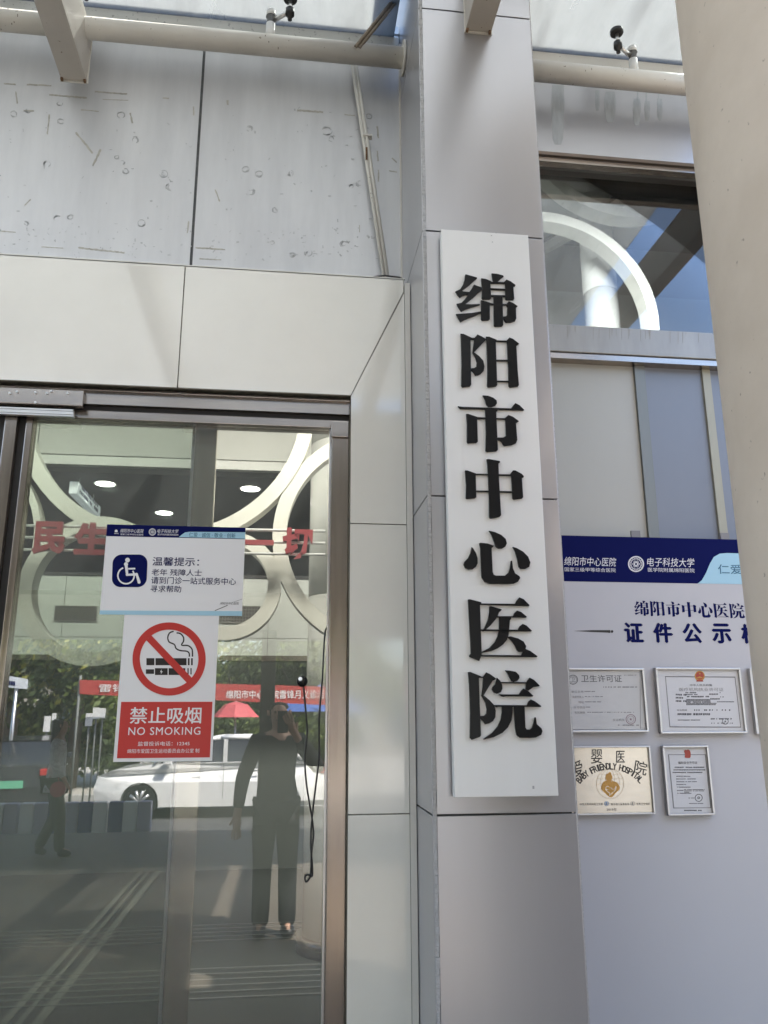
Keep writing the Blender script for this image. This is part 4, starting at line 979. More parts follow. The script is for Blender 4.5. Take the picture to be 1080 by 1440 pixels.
# columns
def lcol(px, py, rad, y, label):
    x = at(px, py, y).x
    t = empty('lobby_column', (x, y, 0), label, 'column')
    mb = MB(); 
    for z0_, z1_ in ((0, 1.2), (1.205, 2.4), (2.405, 3.6), (3.605, 4.8), (4.805, 5.75)):
        mb.tube([(x, y, z0_), (x, y, z1_)], rad, 32)
    mb.build('shaft', mat('column_white', (.74, .74, .70), .22, 0, var=.02, scale=2), t)
    MB().tube([(x, y, 0), (x, y, .1)], rad+.04, 32).build('base', M_steel, t)
lcol(490, 760, .30, 3.0, 'glossy white round lobby column at the right edge of the door glass')
lcol(840, 360, .135, 2.5, 'slim cream lobby column behind the upper side window')
# parapet wall with gratings, dark openings above
YA = 4.6
zpa = at(200, 811, YA).z
pw = empty('tiled_wall', (-1, YA, 0), 'pale tiled low wall with dark gratings behind the rings', 'wall')
tm = MB(); tw = .62; zlow = at(200, 921, YA).z
for i in range(22):
    for z0_, z1_ in ((zpa-.56, zpa), (zlow, zpa-.565)):
        tm.box(-7.6+i*tw, -7.6+i*tw+tw-.005, YA, YA+.02, z0_, z1_)
tm.build('tile', M_tilew, pw)
MB().box(-7.6, 6.1, YA+.021, YA+.2, zlow, zpa-.001).build('backing', M_grout, pw)
MB().box(-7.6, 6.1, YA-.01, YA+.2, zlow-.05, zlow-.001).build('edge_trim', M_steel, pw)
tag(MB().box(-8, 9, 6.0, 6.15, -.2, zlow+.1).build('lobby_partition', mat('partition_grey', (.13, .145, .135), .5, 0, var=.05, scale=1)), 'grey green partition wall below and behind the tiled low wall', 'wall')
def grating(a, b):
    L, T, Rr_, B = pbox(iz, YA, a[0], a[1], b[0], b[1]); mb = MB().box(L, Rr_, YA-.012, YA-.001, B, T, mi=0)
    n_ = 14
    for i in range(n_+1): x = L+(Rr_-L)*i/n_; mb.box(x-.004, x+.004, YA-.02, YA-.0121, B, T, mi=1)
    for i in range(6): zq = B+(T-B)*i/5; mb.box(L, Rr_, YA-.026, YA-.0205, zq-.004, zq+.004, mi=1)
    mb.build('grating', [M_dark, mat('grating_grey', (.16, .16, .14), .5)], pw)
grating((78, 853), (136, 873)); grating((309, 853), (366, 876))
MB().box(-7.6, 6.1, YA-.015, YA+.2, zpa, zpa+.03).build('coping', M_dark, pw)
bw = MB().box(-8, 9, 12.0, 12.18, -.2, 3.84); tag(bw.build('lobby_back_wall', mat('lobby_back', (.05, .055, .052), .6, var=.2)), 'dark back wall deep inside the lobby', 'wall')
# downlights
LZ = 3.84
for (px, py, lb) in ((148, 680, 'lit downlight in the lobby ceiling nearest the hanging sign'), (231, 721, 'lit downlight in the lobby ceiling above the wheelchair notice'), (352, 687, 'lit downlight right of the dark sliding stile')):
    p = atz(px, py, LZ)
    t = empty('downlight', (p.x, p.y, LZ), lb, 'lamp', 'lit downlights in the lobby ceiling')
    MB().tube([(p.x, p.y, LZ-.004), (p.x, p.y, LZ-.001)], .115, 20).build('trim_ring', M_white, t)
    MB().tube([(p.x, p.y, LZ-.008), (p.x, p.y, LZ-.005)], .095, 20).build('lamp_disc', M_lamp, t)
    ld = bpy.data.lights.new('downlight_lamp', 'SPOT'); ld.energy = 40; ld.spot_size = R(110); ld.shadow_soft_size = .3; ld.color = (1, .95, .86)
    lo = bpy.data.objects.new('downlight_lamp', ld); COL.objects.link(lo); lo.parent = t; lo.location = (0, 0, -.02)
# hanging direction sign
YS1, YS2 = 4.75, 5.75
p0 = at(104, 677, YS1); p1 = at(104, 694, YS1); 
hs = empty('hanging_sign', (p0.x, YS1, p1.z), 'white hanging direction sign box below the dark lobby ceiling', 'sign')
MB().box(p0.x-.04, p0.x+.04, YS1, YS2, p1.z, p0.z, bev=.004).build('box', mat('sign_box_white', (.78, .80, .84), .3, emit=.25), hs)
bl = MB()
for i in range(14):
    yy2 = YS1+.08+i*.062
    for j in range(2): 
        if random.random() > .2: bl.box(p0.x+.0402, p0.x+.0412, yy2, yy2+random.uniform(.03, .055), p1.z+.03+j*.055, p1.z+.065+j*.055)
bl.build('lettering', M_navy, hs)
MB().tube([(p0.x, YS1+.2, p0.z), (p0.x, YS1+.2, 3.84)], .006, 6).build('hanger', M_bright, hs)
MB().tube([(p0.x, YS2-.2, p0.z), (p0.x, YS2-.2, 3.84)], .006, 6).build('hanger', M_bright, hs)
# entrance mat with ribs inside the doors
for k, (ya_, lb, n_) in enumerate(((2.09, 'narrow slotted floor grate across the lobby nearest the doors', 6), (3.29, 'narrow slotted floor grate across the lobby farther from the doors', 5))):
    em_ = empty('floor_grate', (-.6, ya_, 0), lb, 'grate')
    rb = MB()
    for i in range(n_): rb.box(-3.4, .5, ya_+i*.11, ya_+i*.11+.018, -.0019, .006)
    rb.build('slot_bar', mat('grate_steel', (.30, .31, .30), .4, .5), em_)
# ================================================================== OUTSIDE, SEEN MIRRORED IN THE GLASS
def leafy(name, x, y, z0, h, cr_, n, cols, label, cat='tree', group=None, trunk=True, cz=None, seed=1):
    rnd = random.Random(seed); t = empty(name, (x, y, z0), label, cat, group)
    if trunk:
        mb = MB(); top = h*.62
        mb.tube([(x, y, z0), (x+.08, y, z0+top*.5), (x-.05, y+.05, z0+top)], [.2, .15, .09], 10)
        for k in range(6):
            a = rnd.uniform(0, 6.28); b0 = Vector((x, y, z0+top*(.55+.07*k))); e = b0+Vector((math.cos(a)*cr_*.6, math.sin(a)*cr_*.6, h*.22))
            mb.tube([b0, (b0+e)/2+Vector((0, 0, .15)), e], [.08, .05, .02], 7)
        mb.build('trunk', mat('bark', (.13, .10, .075), .9, var=.3, scale=20), t)
    mb = MB(); cl = []
    for _ in range(26):
        u = Vector((rnd.gauss(0, 1), rnd.gauss(0, 1), rnd.gauss(0, .8))).normalized()*rnd.uniform(.35, 1)
        cl.append((Vector((x+u.x*cr_, y+u.y*cr_, z0+(cz or h*.60)+u.z*h*.36)), rnd.uniform(.22, .42)*cr_, rnd.randrange(len(cols))))
    for _ in range(n):
        c_, r_, mi = rnd.choice(cl); p = c_+Vector((rnd.gauss(0, .5), rnd.gauss(0, .5), rnd.gauss(0, .42)))*r_
        s_ = rnd.uniform(.06, .14); a = Vector((rnd.gauss(0, 1), rnd.gauss(0, 1), rnd.gauss(0, .6))).normalized(); b = a.orthogonal().normalized(); q = a.cross(b)
        if rnd.random() < .3: mi = rnd.randrange(len(cols))
        mb.add([p+b*s_, p+q*s_*.5, p-b*s_, p-q*s_*.5], [(0, 1, 2, 3)], mi)
    mb.build('crown' if trunk else 'foliage', cols, t)
def leafmat(n, c, tcol):
    m = bpy.data.materials.new(n); m.use_nodes = True; N = m.node_tree.nodes; L_ = m.node_tree.links; b = N['Principled BSDF']; b.inputs['Base Color'].default_value = (*c, 1); b.inputs['Roughness'].default_value = .55
    ts = N.new('ShaderNodeBsdfTranslucent'); ts.inputs[0].default_value = (*tcol, 1); mx = N.new('ShaderNodeMixShader'); mx.inputs[0].default_value = .35
    o_ = N['Material Output']; L_.new(b.outputs[0], mx.inputs[1]); L_.new(ts.outputs[0], mx.inputs[2]); L_.new(mx.outputs[0], o_.inputs[0]); return m
LG = [leafmat('leaf_green', (.14, .19, .04), (.22, .28, .05)), leafmat('leaf_yellow', (.32, .32, .06), (.44, .42, .08)), leafmat('leaf_dark', (.05, .08, .022), (.08, .12, .03))]
LD = [leafmat('leaf_olive', (.08, .11, .035), (.12, .16, .04)), LG[2], LG[0]]
YT = 16.5
for k, (px, dist, h, cr_, cols, lb) in enumerate((
    (20, 18.5, 6.5, 2.3, LG, 'yellow green street tree at the left end of the reflected row'),
    (110, 19.5, 6.0, 2.2, LG, 'yellow green street tree behind the reflected pedestrian'),
    (195, 21, 7.0, 2.4, LG, 'green street tree hidden behind the no smoking notice'),
    (328, 26, 4.6, 2.0, LD, 'olive street tree reflected above the red parasol'),
    (420, 22, 5.6, 1.9, LD, 'olive street tree reflected behind the dark post'),
    (480, 24, 6.0, 2.2, LD, 'olive street tree reflected beyond the right door jamb'))):
    p = mir(px, 950, dist); leafy('street_tree', p.x, p.y, -.28, h, cr_, 11000, cols, lb, group='street trees across the road', seed=k+3)
SHL = ('by the dark car', 'behind the walking person', 'beside the white notices', 'behind the red notice', 'left of the red parasol', 'behind the white car roof', 'behind the post', 'under the blue tent', 'at the right end of the row')
for k, px in enumerate((20, 68, 116, 170, 250, 305, 360, 415, 460)):
    p = mir(px, 1030, 20.2)
    leafy('shrub', p.x, p.y, -.28, 2.5, 1.0, 3000, LG if k < 3 else LD, 'bushy roadside shrub reflected '+SHL[k], 'shrub', 'shrubs along the far pavement', trunk=False, cz=1.15, seed=30+k)
ob = empty('street_building', (0, -36, -.5), 'low pale shop building across the road behind the trees', 'building')
MB().box(-40, 40, -42, -36, -.5, 3.6).build('wall', mat('shop_wall', (.34, .31, .27), .8, var=.15, scale=.6), ob)
MB().box(-40.3, 40.3, -42.3, -35.6, 3.6, 3.85).build('roof', M_conc, ob)
for i in range(20): MB().box(-39+i*4, -36.2+i*4, -36.0, -35.95, .2, 2.4).build('shop_window', M_win, ob)

# banner, its lettering faces the street and shows through the back
def vflat(name_pts, yv): pass
yb = 15.6
bn = empty('red_banner', tuple(mir(300, 990, yb)), 'long red cloth banner with white characters over the stalls', 'banner')
L_ = [at(112, 956, yb), at(470, 966, yb), at(470, 992, yb), at(112, 976, yb)]
MB().prism(L_, yb, yb+.01).build('cloth', mat('banner_red', (.44, .05, .042), .8), bn)
o = bpy.data.objects['cloth']; 
for v in o.data.vertices: v.co.y = -(v.co.y+bn.location.y)-bn.location.y
o.data.flip_normals()
mb = MB(); text_into(mb, '绵阳市中心医院雷锋月义诊活动', (at(318, 976, yb).x, at(390, 970.5, yb).z, at(466, 976, yb).x, at(390, 982.5, yb).z), yb-.02, .01)
mb.build('lettering', mat('banner_white', (.8, .78, .75), .6), bn, flip=True)
mb = MB(); text_into(mb, '雷锋精神', (at(140, 966, yb).x, at(150, 962, yb).z, at(215, 966, yb).x, at(150, 973, yb).z), yb-.02, .01)
mb.build('lettering', mat('banner_white', (.8, .78, .75), .6), bn, flip=True)
mb = MB()
for px in (112, 290, 470): p = at(px, 966, yb+.05); mb.tube([(p.x, p.y, -.28), (p.x, p.y, p.z+.25)], .03, 8)
mb.build('pole', mat('dull_pole', (.16, .17, .16), .6), bn, flip=True)
# parasols and a tent
def parasol(px, py, rpx, dist, colm, label):
    c_ = mir(px, py, dist); rad = (at(px+rpx, py, dist).x-at(px, py, dist).x)
    t = empty('parasol', (c_.x, c_.y, -.28), label, 'parasol', 'parasols over the street stalls')
    mb = MB(); n_ = 8; vs = [(c_.x, c_.y, c_.z+.1)]
    for rr, zz2 in ((.5, .02), (1.0, -.28)):
        for k in range(n_): a = 2*math.pi*k/n_; vs.append((c_.x+rad*rr*math.cos(a), c_.y+rad*rr*math.sin(a), c_.z+zz2))
    fs = [(0, 1+k, 1+(k+1) % n_) for k in range(n_)]+[(1+k, 1+n_+k, 1+n_+(k+1) % n_, 1+(k+1) % n_) for k in range(n_)]
    mb.add(vs, fs); mb.build('canopy', colm, t)
    MB().tube([(c_.x, c_.y, -.28), (c_.x, c_.y, c_.z+.16)], .025, 8).build('pole', M_bright, t)
    MB().tube([(c_.x, c_.y, -.28), (c_.x, c_.y, -.2)], .22, 12).build('base', M_dark, t)
parasol(332, 992, 33, 17.5, mat('parasol_red', (.55, .10, .11), .7), 'red parasol over a street stall behind the white car')
parasol(272, 996, 20, 18.5, mat('parasol_green', (.12, .28, .20), .7), 'green parasol reflected behind the notices')
p = mir(450, 990, 17); tn = empty('stall_tent', (p.x, p.y, -.28), 'blue pop up tent at the right of the reflected stalls', 'tent')
mb = MB(); zt3 = mir(450, 986, 17).z; a_ = 1.1
vs = [(p.x-a_, p.y-a_, zt3-.25), (p.x+a_, p.y-a_, zt3-.25), (p.x+a_, p.y+a_, zt3-.25), (p.x-a_, p.y+a_, zt3-.25), (p.x, p.y, zt3+.4)]
mb.add(vs, [(0, 1, 4), (1, 2, 4), (2, 3, 4), (3, 0, 4)]); mb.build('roof', mat('tent_blue', (.06, .12, .35), .7), tn)
for sx in (-1, 1):
    for sy in (-1, 1): MB().tube([(p.x+sx*a_, p.y+sy*a_, -.28), (p.x+sx*a_, p.y+sy*a_, zt3-.25)], .025, 6).build('leg', M_bright, tn)
# street sign at left
yb2 = 15.0; ssn = empty('street_sign', tuple(mir(22, 985, yb2)), 'white and blue direction board on a post at the left', 'sign')
mb = MB().prism([at(4, 949, yb2), at(39, 955, yb2), at(38, 969, yb2), at(4, 966, yb2)], yb2, yb2+.03); mb.build('panel', mat('street_sign_white', (.72, .76, .80), .4), ssn, flip=True)
mb = MB()
for i in range(5): mb.prism([at(6+i*3.2, 956+i*.5, yb2), at(8.4+i*3.2, 956.3+i*.5, yb2), at(8.4+i*3.2, 962+i*.5, yb2), at(6+i*3.2, 962+i*.5, yb2)], yb2-.012, yb2-.002)
mb.build('lettering', M_navy, ssn, flip=True)
q = at(22, 967, yb2); MB().tube([(q.x, yb2+.06, -.28), (q.x, yb2+.06, q.z+.2)], .04, 8).build('post', M_bright, ssn, flip=True)
# white notices on a stand
for k, (x, y_, w, h) in enumerate(((66, 1018, 7, 22), (76, 1008, 5, 10), (125, 1012, 8, 18), (135, 1003, 8, 16), (144, 1003, 7, 14))):
    yv = 16.0; a, b = at(x-w/2, y_-h/2, yv), at(x+w/2, y_+h/2, yv)
    M_pole = mat('dull_pole', (.16, .17, .16), .6)
    t = empty('stand_notice', (a.x, -yv, -.28), ('white sheet notice on a post left of the pedestrian', 'small white sheet notice above the pedestrian', 'low white sheet notice right of the pedestrian', 'tall white sheet notice second from the red notice', 'white sheet notice closest to the red notice')[k], 'notice', 'white notices standing on the far pavement')
    MB().box(a.x, b.x, yv, yv+.02, b.z, a.z).build('sheet', M_white, t, flip=True)
    MB().tube([((a.x+b.x)/2, yv+.04, -.28), ((a.x+b.x)/2, yv+.04, a.z)], .02, 6).build('post', M_pole, t, flip=True)
# low barriers
yv = 10.4
for k in range(4):
    x0 = at(-30+62*k, 1115, yv).x; x1 = at(30+62*k, 1115, yv).x
    t = empty('road_barrier', (x0, -yv, -.4), ('blue and white low barrier farthest left on the step edge', 'blue and white low barrier under the pedestrian', 'blue and white low barrier left of the white car wheel', 'blue and white low barrier below the white car door')[k], 'barrier', 'low plastic barriers along the drop off')
    for i in range(3):
        xa = x0+(x1-x0)*i/3; xb = x0+(x1-x0)*(i+1)/3-.01
        MB().box(xa, xb, yv-.08, yv+.08, -.4, .26, bev=.02).build('section', (mat('barrier_blue', (.02, .04, .22), .4), M_white, mat('barrier_lilac', (.42, .40, .52), .4))[(i+k) % 3], t, flip=True)

# cars
def car(name, x, y, z0, ang, body, label, plate=None):
    t = empty(name, (x, y, z0), label, 'car')
    # side profile (x forward negative = front), metres
    low = [(-2.22, .36), (-2.28, .55), (-2.2, .78), (-1.95, .90), (-1.1, 1.02), (.9, 1.05), (1.75, 1.04), (2.2, .98), (2.28, .6), (2.22, .34)]
    roof = [(-1.15, 1.02), (-.85, 1.18), (-.35, 1.43), (.1, 1.5), (.7, 1.5), (1.25, 1.42), (1.72, 1.1), (1.8, 1.03)]
    bmm = MB(); hw = .9
    def arch(cx_): return [(cx_+.36*math.cos(R(a)), .34+.36*math.sin(R(a))) for a in range(180, -1, -20)]
    bot = [(-2.22, .24)]+[p for p in arch(-1.38)]+arch(1.35)+[(2.22, .24)]
    prof_ = low[::-1]+bot if False else [(-2.22, .30)]+low[1:-1]+[(2.22, .30)]+[(1.71, .30)]+[(1.35+.36*math.cos(R(a)), .32+.36*math.sin(R(a))) for a in range(0, 181, 20)]+[(.99, .22), (-1.02, .22)]+[(-1.38+.36*math.cos(R(a)), .32+.36*math.sin(R(a))) for a in range(0, 181, 20)]
    bmm.prism([(p[0], 0, p[1]) for p in prof_], -hw, hw)
    bm = bmesh.new(); vv = [bm.verts.new(v) for v in bmm.v]
    for f in bmm.f: bm.faces.new([vv[i] for i in f])
    bmesh.ops.remove_doubles(bm, verts=bm.verts, dist=1e-5)
    for v in bm.verts:
        if v.co.z > .75: v.co.y *= 1-.10*(v.co.z-.75)/.3
        if abs(v.co.x) > 2.0: v.co.y *= .86
    bmesh.ops.recalc_face_normals(bm, faces=bm.faces); bm.verts.index_update()
    rot = Matrix.Rotation(ang, 3, 'Z')
    def put(vs): return [tuple(rot @ Vector(v)+Vector((x, y, z0))) for v in vs]
    def mk_(mb, nm, mt, par=t): mb.v = put(mb.v); return mb.build(nm, mt, par)
    b_ = MB().add([v.co[:] for v in bm.verts], [[v.index for v in f.verts] for f in bm.faces]); bm.free(); mk_(b_, 'body', body)
    g_ = MB(); pr = roof
    for s in (-1, 1): pass
    def cab(z_in, mbx, shr, mi=0):
        n_ = len(pr); vs = []
        for s in (-1, 1):
            for (px_, pz) in pr: vs.append((px_, s*(hw-.09-.20*max(0, (pz-1.03)/.47)-shr), pz))
        fs = [tuple(range(n_))[::-1], tuple(range(n_, 2*n_))]+[(i, (i+1) % n_, n_+(i+1) % n_, n_+i) for i in range(n_)]
        mbx.add(vs, fs, mi)
    cab(0, g_, 0); mk_(g_, 'windows', G_car if False else mat('car_window', (.02, .022, .024), .08, spec=.8))
    r2 = MB()
    for s in (-1, 1):
        for a, b in (((-.85, 1.18), (-.35, 1.43)), ((-.35, 1.43), (.1, 1.5)), ((.1, 1.5), (.7, 1.5)), ((.7, 1.5), (1.25, 1.42)), ((1.25, 1.42), (1.75, 1.08)), ((-1.15, 1.02), (-.85, 1.18))):
            r2.tube([(a[0], s*(hw-.085-.20*max(0, (a[1]-1.03)/.47)), a[1]), (b[0], s*(hw-.085-.20*max(0, (b[1]-1.03)/.47)), b[1])], .045, 8)
        r2.box(.18, .26, s*(hw-.13)-.06, s*(hw-.13)+.06, 1.03, 1.48)
    r2.add([(px_, s*(hw-.28), pz+.02) for s in (-1, 1) for px_, pz in ((-.35, 1.43), (.1, 1.5), (.7, 1.5), (1.25, 1.42))], [(i, i+1, i+5, i+4) for i in range(3)])
    mk_(r2, 'roof', body)
    for s in (-1, 1):
        for xx in (-1.38, 1.35):
            wv = MB().tube([(xx, s*(hw-.2), .32), (xx, s*(hw-.01), .32)], .315, 28); w_o = mk_(wv, 'wheel', M_blackp)
            rv = MB().tube([(xx, s*(hw-.01), .32), (xx, s*(hw-.004), .32)], .06, 12)
            for k in range(10):
                a = 2*math.pi*k/10; rv.tube([(xx, s*(hw-.004), .32), (xx+.215*math.cos(a), s*(hw-.004), .32+.215*math.sin(a))], [.02, .03], 6)
            mk_(rv, 'rim', M_bright, w_o)
        hv = MB()
        for xx in (-.35, .75): hv.box(xx, xx+.17, s*(hw+.008)-.012, s*(hw+.008)+.012, .86, .89, bev=.005)
        mk_(hv, 'door_handle', M_bright)
        mv = MB().box(-.95, -.78, s*(hw+.06)-.09, s*(hw+.06)+.09, 1.0, 1.12, bev=.03); mk_(mv, 'side_mirror', body)
        lv = MB().box(-2.235, -1.9, s*(hw-.2)-.12, s*(hw-.2)+.06, .68, .80, bev=.02); mk_(lv, 'headlight', mat('headlight_glass', (.5, .5, .5), .1, .3))
        lv = MB().box(2.1, 2.29, s*(hw-.26)-.14, s*(hw-.26)+.14, .80, .93, bev=.02); mk_(lv, 'tail_light', mat('tail_red', (.4, .02, .02), .2))
        dv = MB()
        for xx in (-.75, .2, 1.1): dv.box(xx, xx+.008, s*(hw+.0005)-.002, s*(hw+.0005)+.002, .36, 1.0)
        mk_(dv, 'door_seam', M_dark)
    if plate: mk_(MB().box(2.285, 2.295, -.22, .22, .58, .72), 'number_plate', plate)
cw = mat('car_white', (.80, .80, .79), .25, 0, coat=.8); cdk = mat('car_dark', (.03, .032, .038), .22, 0, coat=.8)
xc0 = mir(128, 1090, 11).x
car('parked_car', xc0+1.72, -14.6, -.4, 0, cw, 'white car with dark windows standing in the drop off lane')
p = mir(-6, 1090, 13.6)
car('parked_car', p.x-.3, -16.2, -.4, R(78), cdk, 'dark car with green number plate at the far left', mat('plate_green', (.12, .42, .26), .5))

# ------------------------------------------------------------------ people
def skinned(chains, radii, name, mt, parent, levels=1, base=Vector((0, 0, 0)), rotz=0, root=0):
    """chains: lists of joint names sharing joints; radii: dict name -> (pos, r)"""
    names = []; idx = {}
    for c_ in chains:
        for j in c_:
            if j not in idx: idx[j] = len(names); names.append(j)
    edges = [(idx[a], idx[b]) for c_ in chains for a, b in zip(c_[:-1], c_[1:])]
    me = bpy.data.meshes.new('skel'); me.from_pydata([radii[n][0] for n in names], edges, [])
    o = bpy.data.objects.new('skel', me); COL.objects.link(o)
    o.modifiers.new('s', 'SKIN'); 
    if not me.skin_vertices: me.skin_vertices.new() if hasattr(me.skin_vertices, 'new') else None
    for i, n in enumerate(names):
        r_ = radii[n][1]; me.skin_vertices[0].data[i].radius = (r_ if isinstance(r_, tuple) else (r_, r_)); me.skin_vertices[0].data[i].use_root = (i == root)
    sb = o.modifiers.new('b', 'SUBSURF'); sb.levels = levels; sb.render_levels = levels
    dg = bpy.context.evaluated_depsgraph_get(); dg.update(); m2 = bpy.data.meshes.new_from_object(o.evaluated_get(dg))
    rot = Matrix.Rotation(rotz, 3, 'Z')
    vs = [tuple(rot @ v.co+base) for v in m2.vertices]; fs = [list(p.vertices) for p in m2.polygons]
    bpy.data.objects.remove(o); bpy.data.meshes.remove(me); bpy.data.meshes.remove(m2)
    mb = MB().add(vs, fs, 0, True); return mb.build(name, mt, parent)
M_skin = mat('skin', (.46, .28, .20), .5)
def person(base, rotz, h, pose, shirt, trousers, shoes, hair, label, long_hair=False, skirt=None):
    """figure faces +y before rotation; joint heights as fractions of h"""
    t = empty('person', base, label, 'person'); k = h/1.7; V = lambda x, y, z: Vector((x*k, y*k, z*k)); J = {}
    J['pelvis'] = (V(0, 0, .93), (.145*k, .10*k)); J['waist'] = (V(0, .005, 1.08), (.125*k, .09*k)); J['chest'] = (V(0, .01, 1.27), (.15*k, .105*k)); J['collar'] = (V(0, 0, 1.40), (.10*k, .07*k))
    J['neck'] = (V(0, .005, 1.47), .05*k); J['jaw'] = (V(0, .035, 1.535), (.062*k, .07*k)); J['skull'] = (V(0, .02, 1.61), (.075*k, .088*k)); J['crown'] = (V(0, .01, 1.665), (.055*k, .065*k))
    for s, n in ((-1, 'L'), (1, 'R')):
        J['sh'+n] = (V(s*.165, 0, 1.385), .062*k); J['el'+n] = (Vector(pose['el'+n])*k, .044*k); J['wr'+n] = (Vector(pose['wr'+n])*k, .029*k); J['pa'+n] = (Vector(pose['pa'+n])*k, (.040*k, .020*k))
        d = (J['pa'+n][0]-J['wr'+n][0]).normalized(); side = d.cross(Vector((0, 1, 0))); side = side.normalized() if side.length > .1 else Vector((1, 0, 0)); nn = d.cross(side)
        for fi, (o_, ln, cl) in enumerate(((-.030, .062, .2), (-.010, .072, .25), (.010, .068, .3), (.028, .054, .35))):
            b0 = J['pa'+n][0]+side*o_*k+d*.015*k; J[f'f{fi}a'+n] = (b0+d*.02*k, .0095*k); J[f'f{fi}b'+n] = (b0+(d*(.02+ln*.55)+nn*cl*.03)*k, .0085*k); J[f'f{fi}c'+n] = (b0+(d*(.02+ln*.9)+nn*cl*.09)*k, .007*k)
        b0 = J['wr'+n][0]*.5+J['pa'+n][0]*.5; J['t0'+n] = (b0-side*.035*k+nn*.01*k, .011*k); J['t1'+n] = (b0+(-side*.055+d*.035+nn*.015)*k, .009*k)
        J['hip'+n] = (V(s*.085, 0, .88), .095*k); J['kn'+n] = (Vector(pose['kn'+n])*k, .058*k); J['an'+n] = (Vector(pose['an'+n])*k, .038*k); J['to'+n] = (Vector(pose['to'+n])*k, (.04*k, .025*k))
    ch = [['pelvis', 'waist', 'chest', 'collar', 'neck', 'jaw', 'skull', 'crown']]
    for n in 'LR':
        ch += [['collar', 'sh'+n, 'el'+n, 'wr'+n, 'pa'+n], ['wr'+n, 't0'+n, 't1'+n], ['pelvis', 'hip'+n, 'kn'+n, 'an'+n, 'to'+n]]+[['pa'+n, f'f{i}a'+n, f'f{i}b'+n, f'f{i}c'+n] for i in range(4)]
    B = Vector(base)
    skinned(ch, J, 'body', M_skin, t, 1, B, rotz)
    def grow(names, dr): 
        out = {}
        for nm in names:
            p_, r_ = J[nm]; out[nm] = (p_, tuple(q_+dr*k for q_ in r_) if isinstance(r_, tuple) else r_+dr*k)
        return out
    up = ['pelvis', 'waist', 'chest', 'collar', 'shL', 'elL', 'wrL', 'shR', 'elR', 'wrR']
    G_ = grow(up, .016); G_['hem'] = (V(0, 0, .80), (.165*k, .125*k)); G_['pelvis'] = (J['pelvis'][0], (.172*k, .128*k)); 
    for n in 'LR': G_['wr'+n] = (J['wr'+n][0].lerp(J['el'+n][0], .12), G_['wr'+n][1])
    skinned([['pelvis', 'waist', 'chest', 'collar'], ['pelvis', 'hem'], ['collar', 'shL', 'elL', 'wrL'], ['collar', 'shR', 'elR', 'wrR']], G_, 'shirt', shirt, t, 1, B, rotz)
    lo_ = ['pelvis', 'hipL', 'knL', 'anL', 'hipR', 'knR', 'anR']; G_ = grow(lo_, .02)
    for n in 'LR': G_['an'+n] = (J['an'+n][0]+Vector((0, .01*k, -.045*k)), .07*k)
    skinned([['pelvis', 'hipL', 'knL', 'anL'], ['pelvis', 'hipR', 'knR', 'anR']], G_, 'trousers', trousers, t, 1, B, rotz)
    for n in 'LR':
        G_ = {'a': (J['an'+n][0]+Vector((0, -.02*k, -.03*k)), .06*k), 'b': (J['an'+n][0].lerp(J['to'+n][0], .5)+Vector((0, 0, -.02*k)), (.064*k, .06*k)), 'c': (J['to'+n][0]+Vector((0, .02*k, 0)), (.045*k, .03*k))}
        skinned([['a', 'b', 'c']], G_, 'shoe', shoes, t, 1, B, rotz)
    G_ = {'a': (V(0, -.03, 1.60), (.097*k, .098*k)), 'b': (V(0, -.008, 1.69), (.088*k, .10*k))}; chh = [['a', 'b']]
    if long_hair: G_['c'] = (V(0, -.055, 1.5), (.09*k, .05*k)); G_['d'] = (V(0, -.075, 1.36), (.08*k, .035*k)); chh = [['b', 'a', 'c', 'd']]
    skinned(chh, G_, 'hair', hair, t, 1, B, rotz)
    rot = Matrix.Rotation(rotz, 3, 'Z')
    fc = MB()
    for s in (-1, 1): 
        p_ = V(s*.03, .108, 1.605); fc.tube([rot @ p_+B, rot @ (p_+V(0, .006, 0))+B], .009*k, 8)
    p_ = V(-.022, .107, 1.545); q_ = V(.022, .107, 1.545); fc.tube([rot @ p_+B, rot @ q_+B], .005*k, 6); fc.build('face_features', mat('face_dark', (.08, .04, .035), .5), t)
    nz = MB().tube([rot @ V(0, .10, 1.60)+B, rot @ V(0, .122, 1.572)+B], [.007*k, .012*k], 8); nz.build('nose', M_skin, t)
    for s in (-1, 1): MB().tube([rot @ V(s*.083, .012, 1.58)+B, rot @ V(s*.087, .008, 1.62)+B], .012*k, 8).build('ear', M_skin, t)
    return t
legs = dict(knL=(-.095, .02, .49), anL=(-.10, 0, .08), toL=(-.11, .14, .03), knR=(.095, .02, .49), anR=(.10, 0, .08), toR=(.11, .14, .03))
HB = mat('hair_black', (.012, .011, .010), .5)
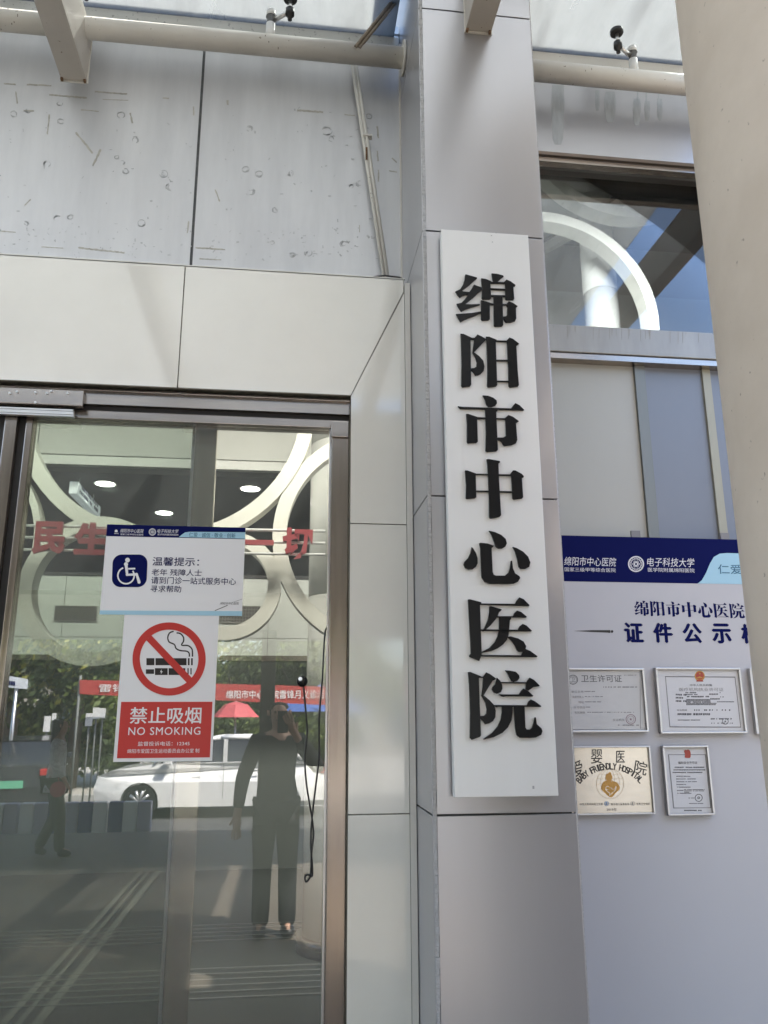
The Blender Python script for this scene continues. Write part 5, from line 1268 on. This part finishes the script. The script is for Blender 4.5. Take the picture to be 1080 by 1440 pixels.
# the photographer stands behind the camera, both hands on the phone
bx, by = -.03, -3.42; k = 1.66/1.7
def loc(wx, wy, wz): return ((wx-bx)/k, (wy-by)/k, wz/k)
pose = dict(elL=(-.27, -.02, 1.10), wrL=(-.295, .05, .85), paL=(-.295, .07, .77), elR=(.33, .10, 1.17), wrR=loc(.085, -3.10, 1.41), paR=loc(.058, -3.055, 1.475), **legs)
ph = person((bx, by, 0), 0, 1.66, pose, mat('shirt_dark', (.022, .023, .025), .9, spec=.1, bump=.4, bscale=9), mat('trousers_dark', (.016, .017, .019), .9, spec=.1, bump=.4, bscale=9), M_blackp, HB, 'person in dark clothes holding a phone upright, seen only as reflection')
pho = empty('phone', (0, -3.035, 1.47), 'dark phone held upright in both hands of the reflected person', 'phone')
MB().box(-.038, .038, -3.043, -3.034, 1.42, 1.575, bev=.003).build('case', mat('phone_case', (.03, .03, .035), .3), pho)
mbp = MB(); mbp.tube([(.022, -3.034, 1.555), (.022, -3.031, 1.555)], .009, 14); mbp.build('lens', M_blackp, pho)
# passer-by in a pale jacket
pb = mir(70, 1178, 7.1)
walk = dict(knL=(-.08, .10, .50), anL=(-.08, .12, .09), toL=(-.085, .27, .03), knR=(.08, .04, .48), anR=(.085, -.16, .12), toR=(.09, -.04, .03),
            elL=(-.27, .0, 1.12), wrL=(-.27, .14, .93), paL=(-.265, .18, .86), elR=(.27, -.06, 1.12), wrR=(.28, -.06, .88), paR=(.28, -.04, .80))
person((pb.x, pb.y, 0), R(-100), 1.52, walk, mat('jacket_pale', (.58, .57, .60), .8, var=.35, scale=30), mat('trousers_olive', (.05, .055, .04), .8), mat('shoe_dark', (.03, .02, .02), .5), HB, 'long haired person in pale patterned jacket walking outside', True)
bg_ = MB().tube([(pb.x+.10, pb.y+.2, .74), (pb.x+.10, pb.y+.26, .74)], [.085, .085], 18)
hbg = bg_.build('handbag', mat('bag_red', (.42, .05, .08), .4)); tag(hbg, 'small round crimson bag at the hip of the walking person', 'bag')
MB().tube([(pb.x+.10, pb.y+.23, .82), (pb.x+.06, pb.y+.2, 1.0), (pb.x+.02, pb.y+.1, 1.24)], .006, 6).build('strap', mat('bag_red', (.42, .05, .08), .4), hbg)
for o in list(bpy.data.objects):
    if o.type == 'EMPTY' and not o.children: bpy.data.objects.remove(o)
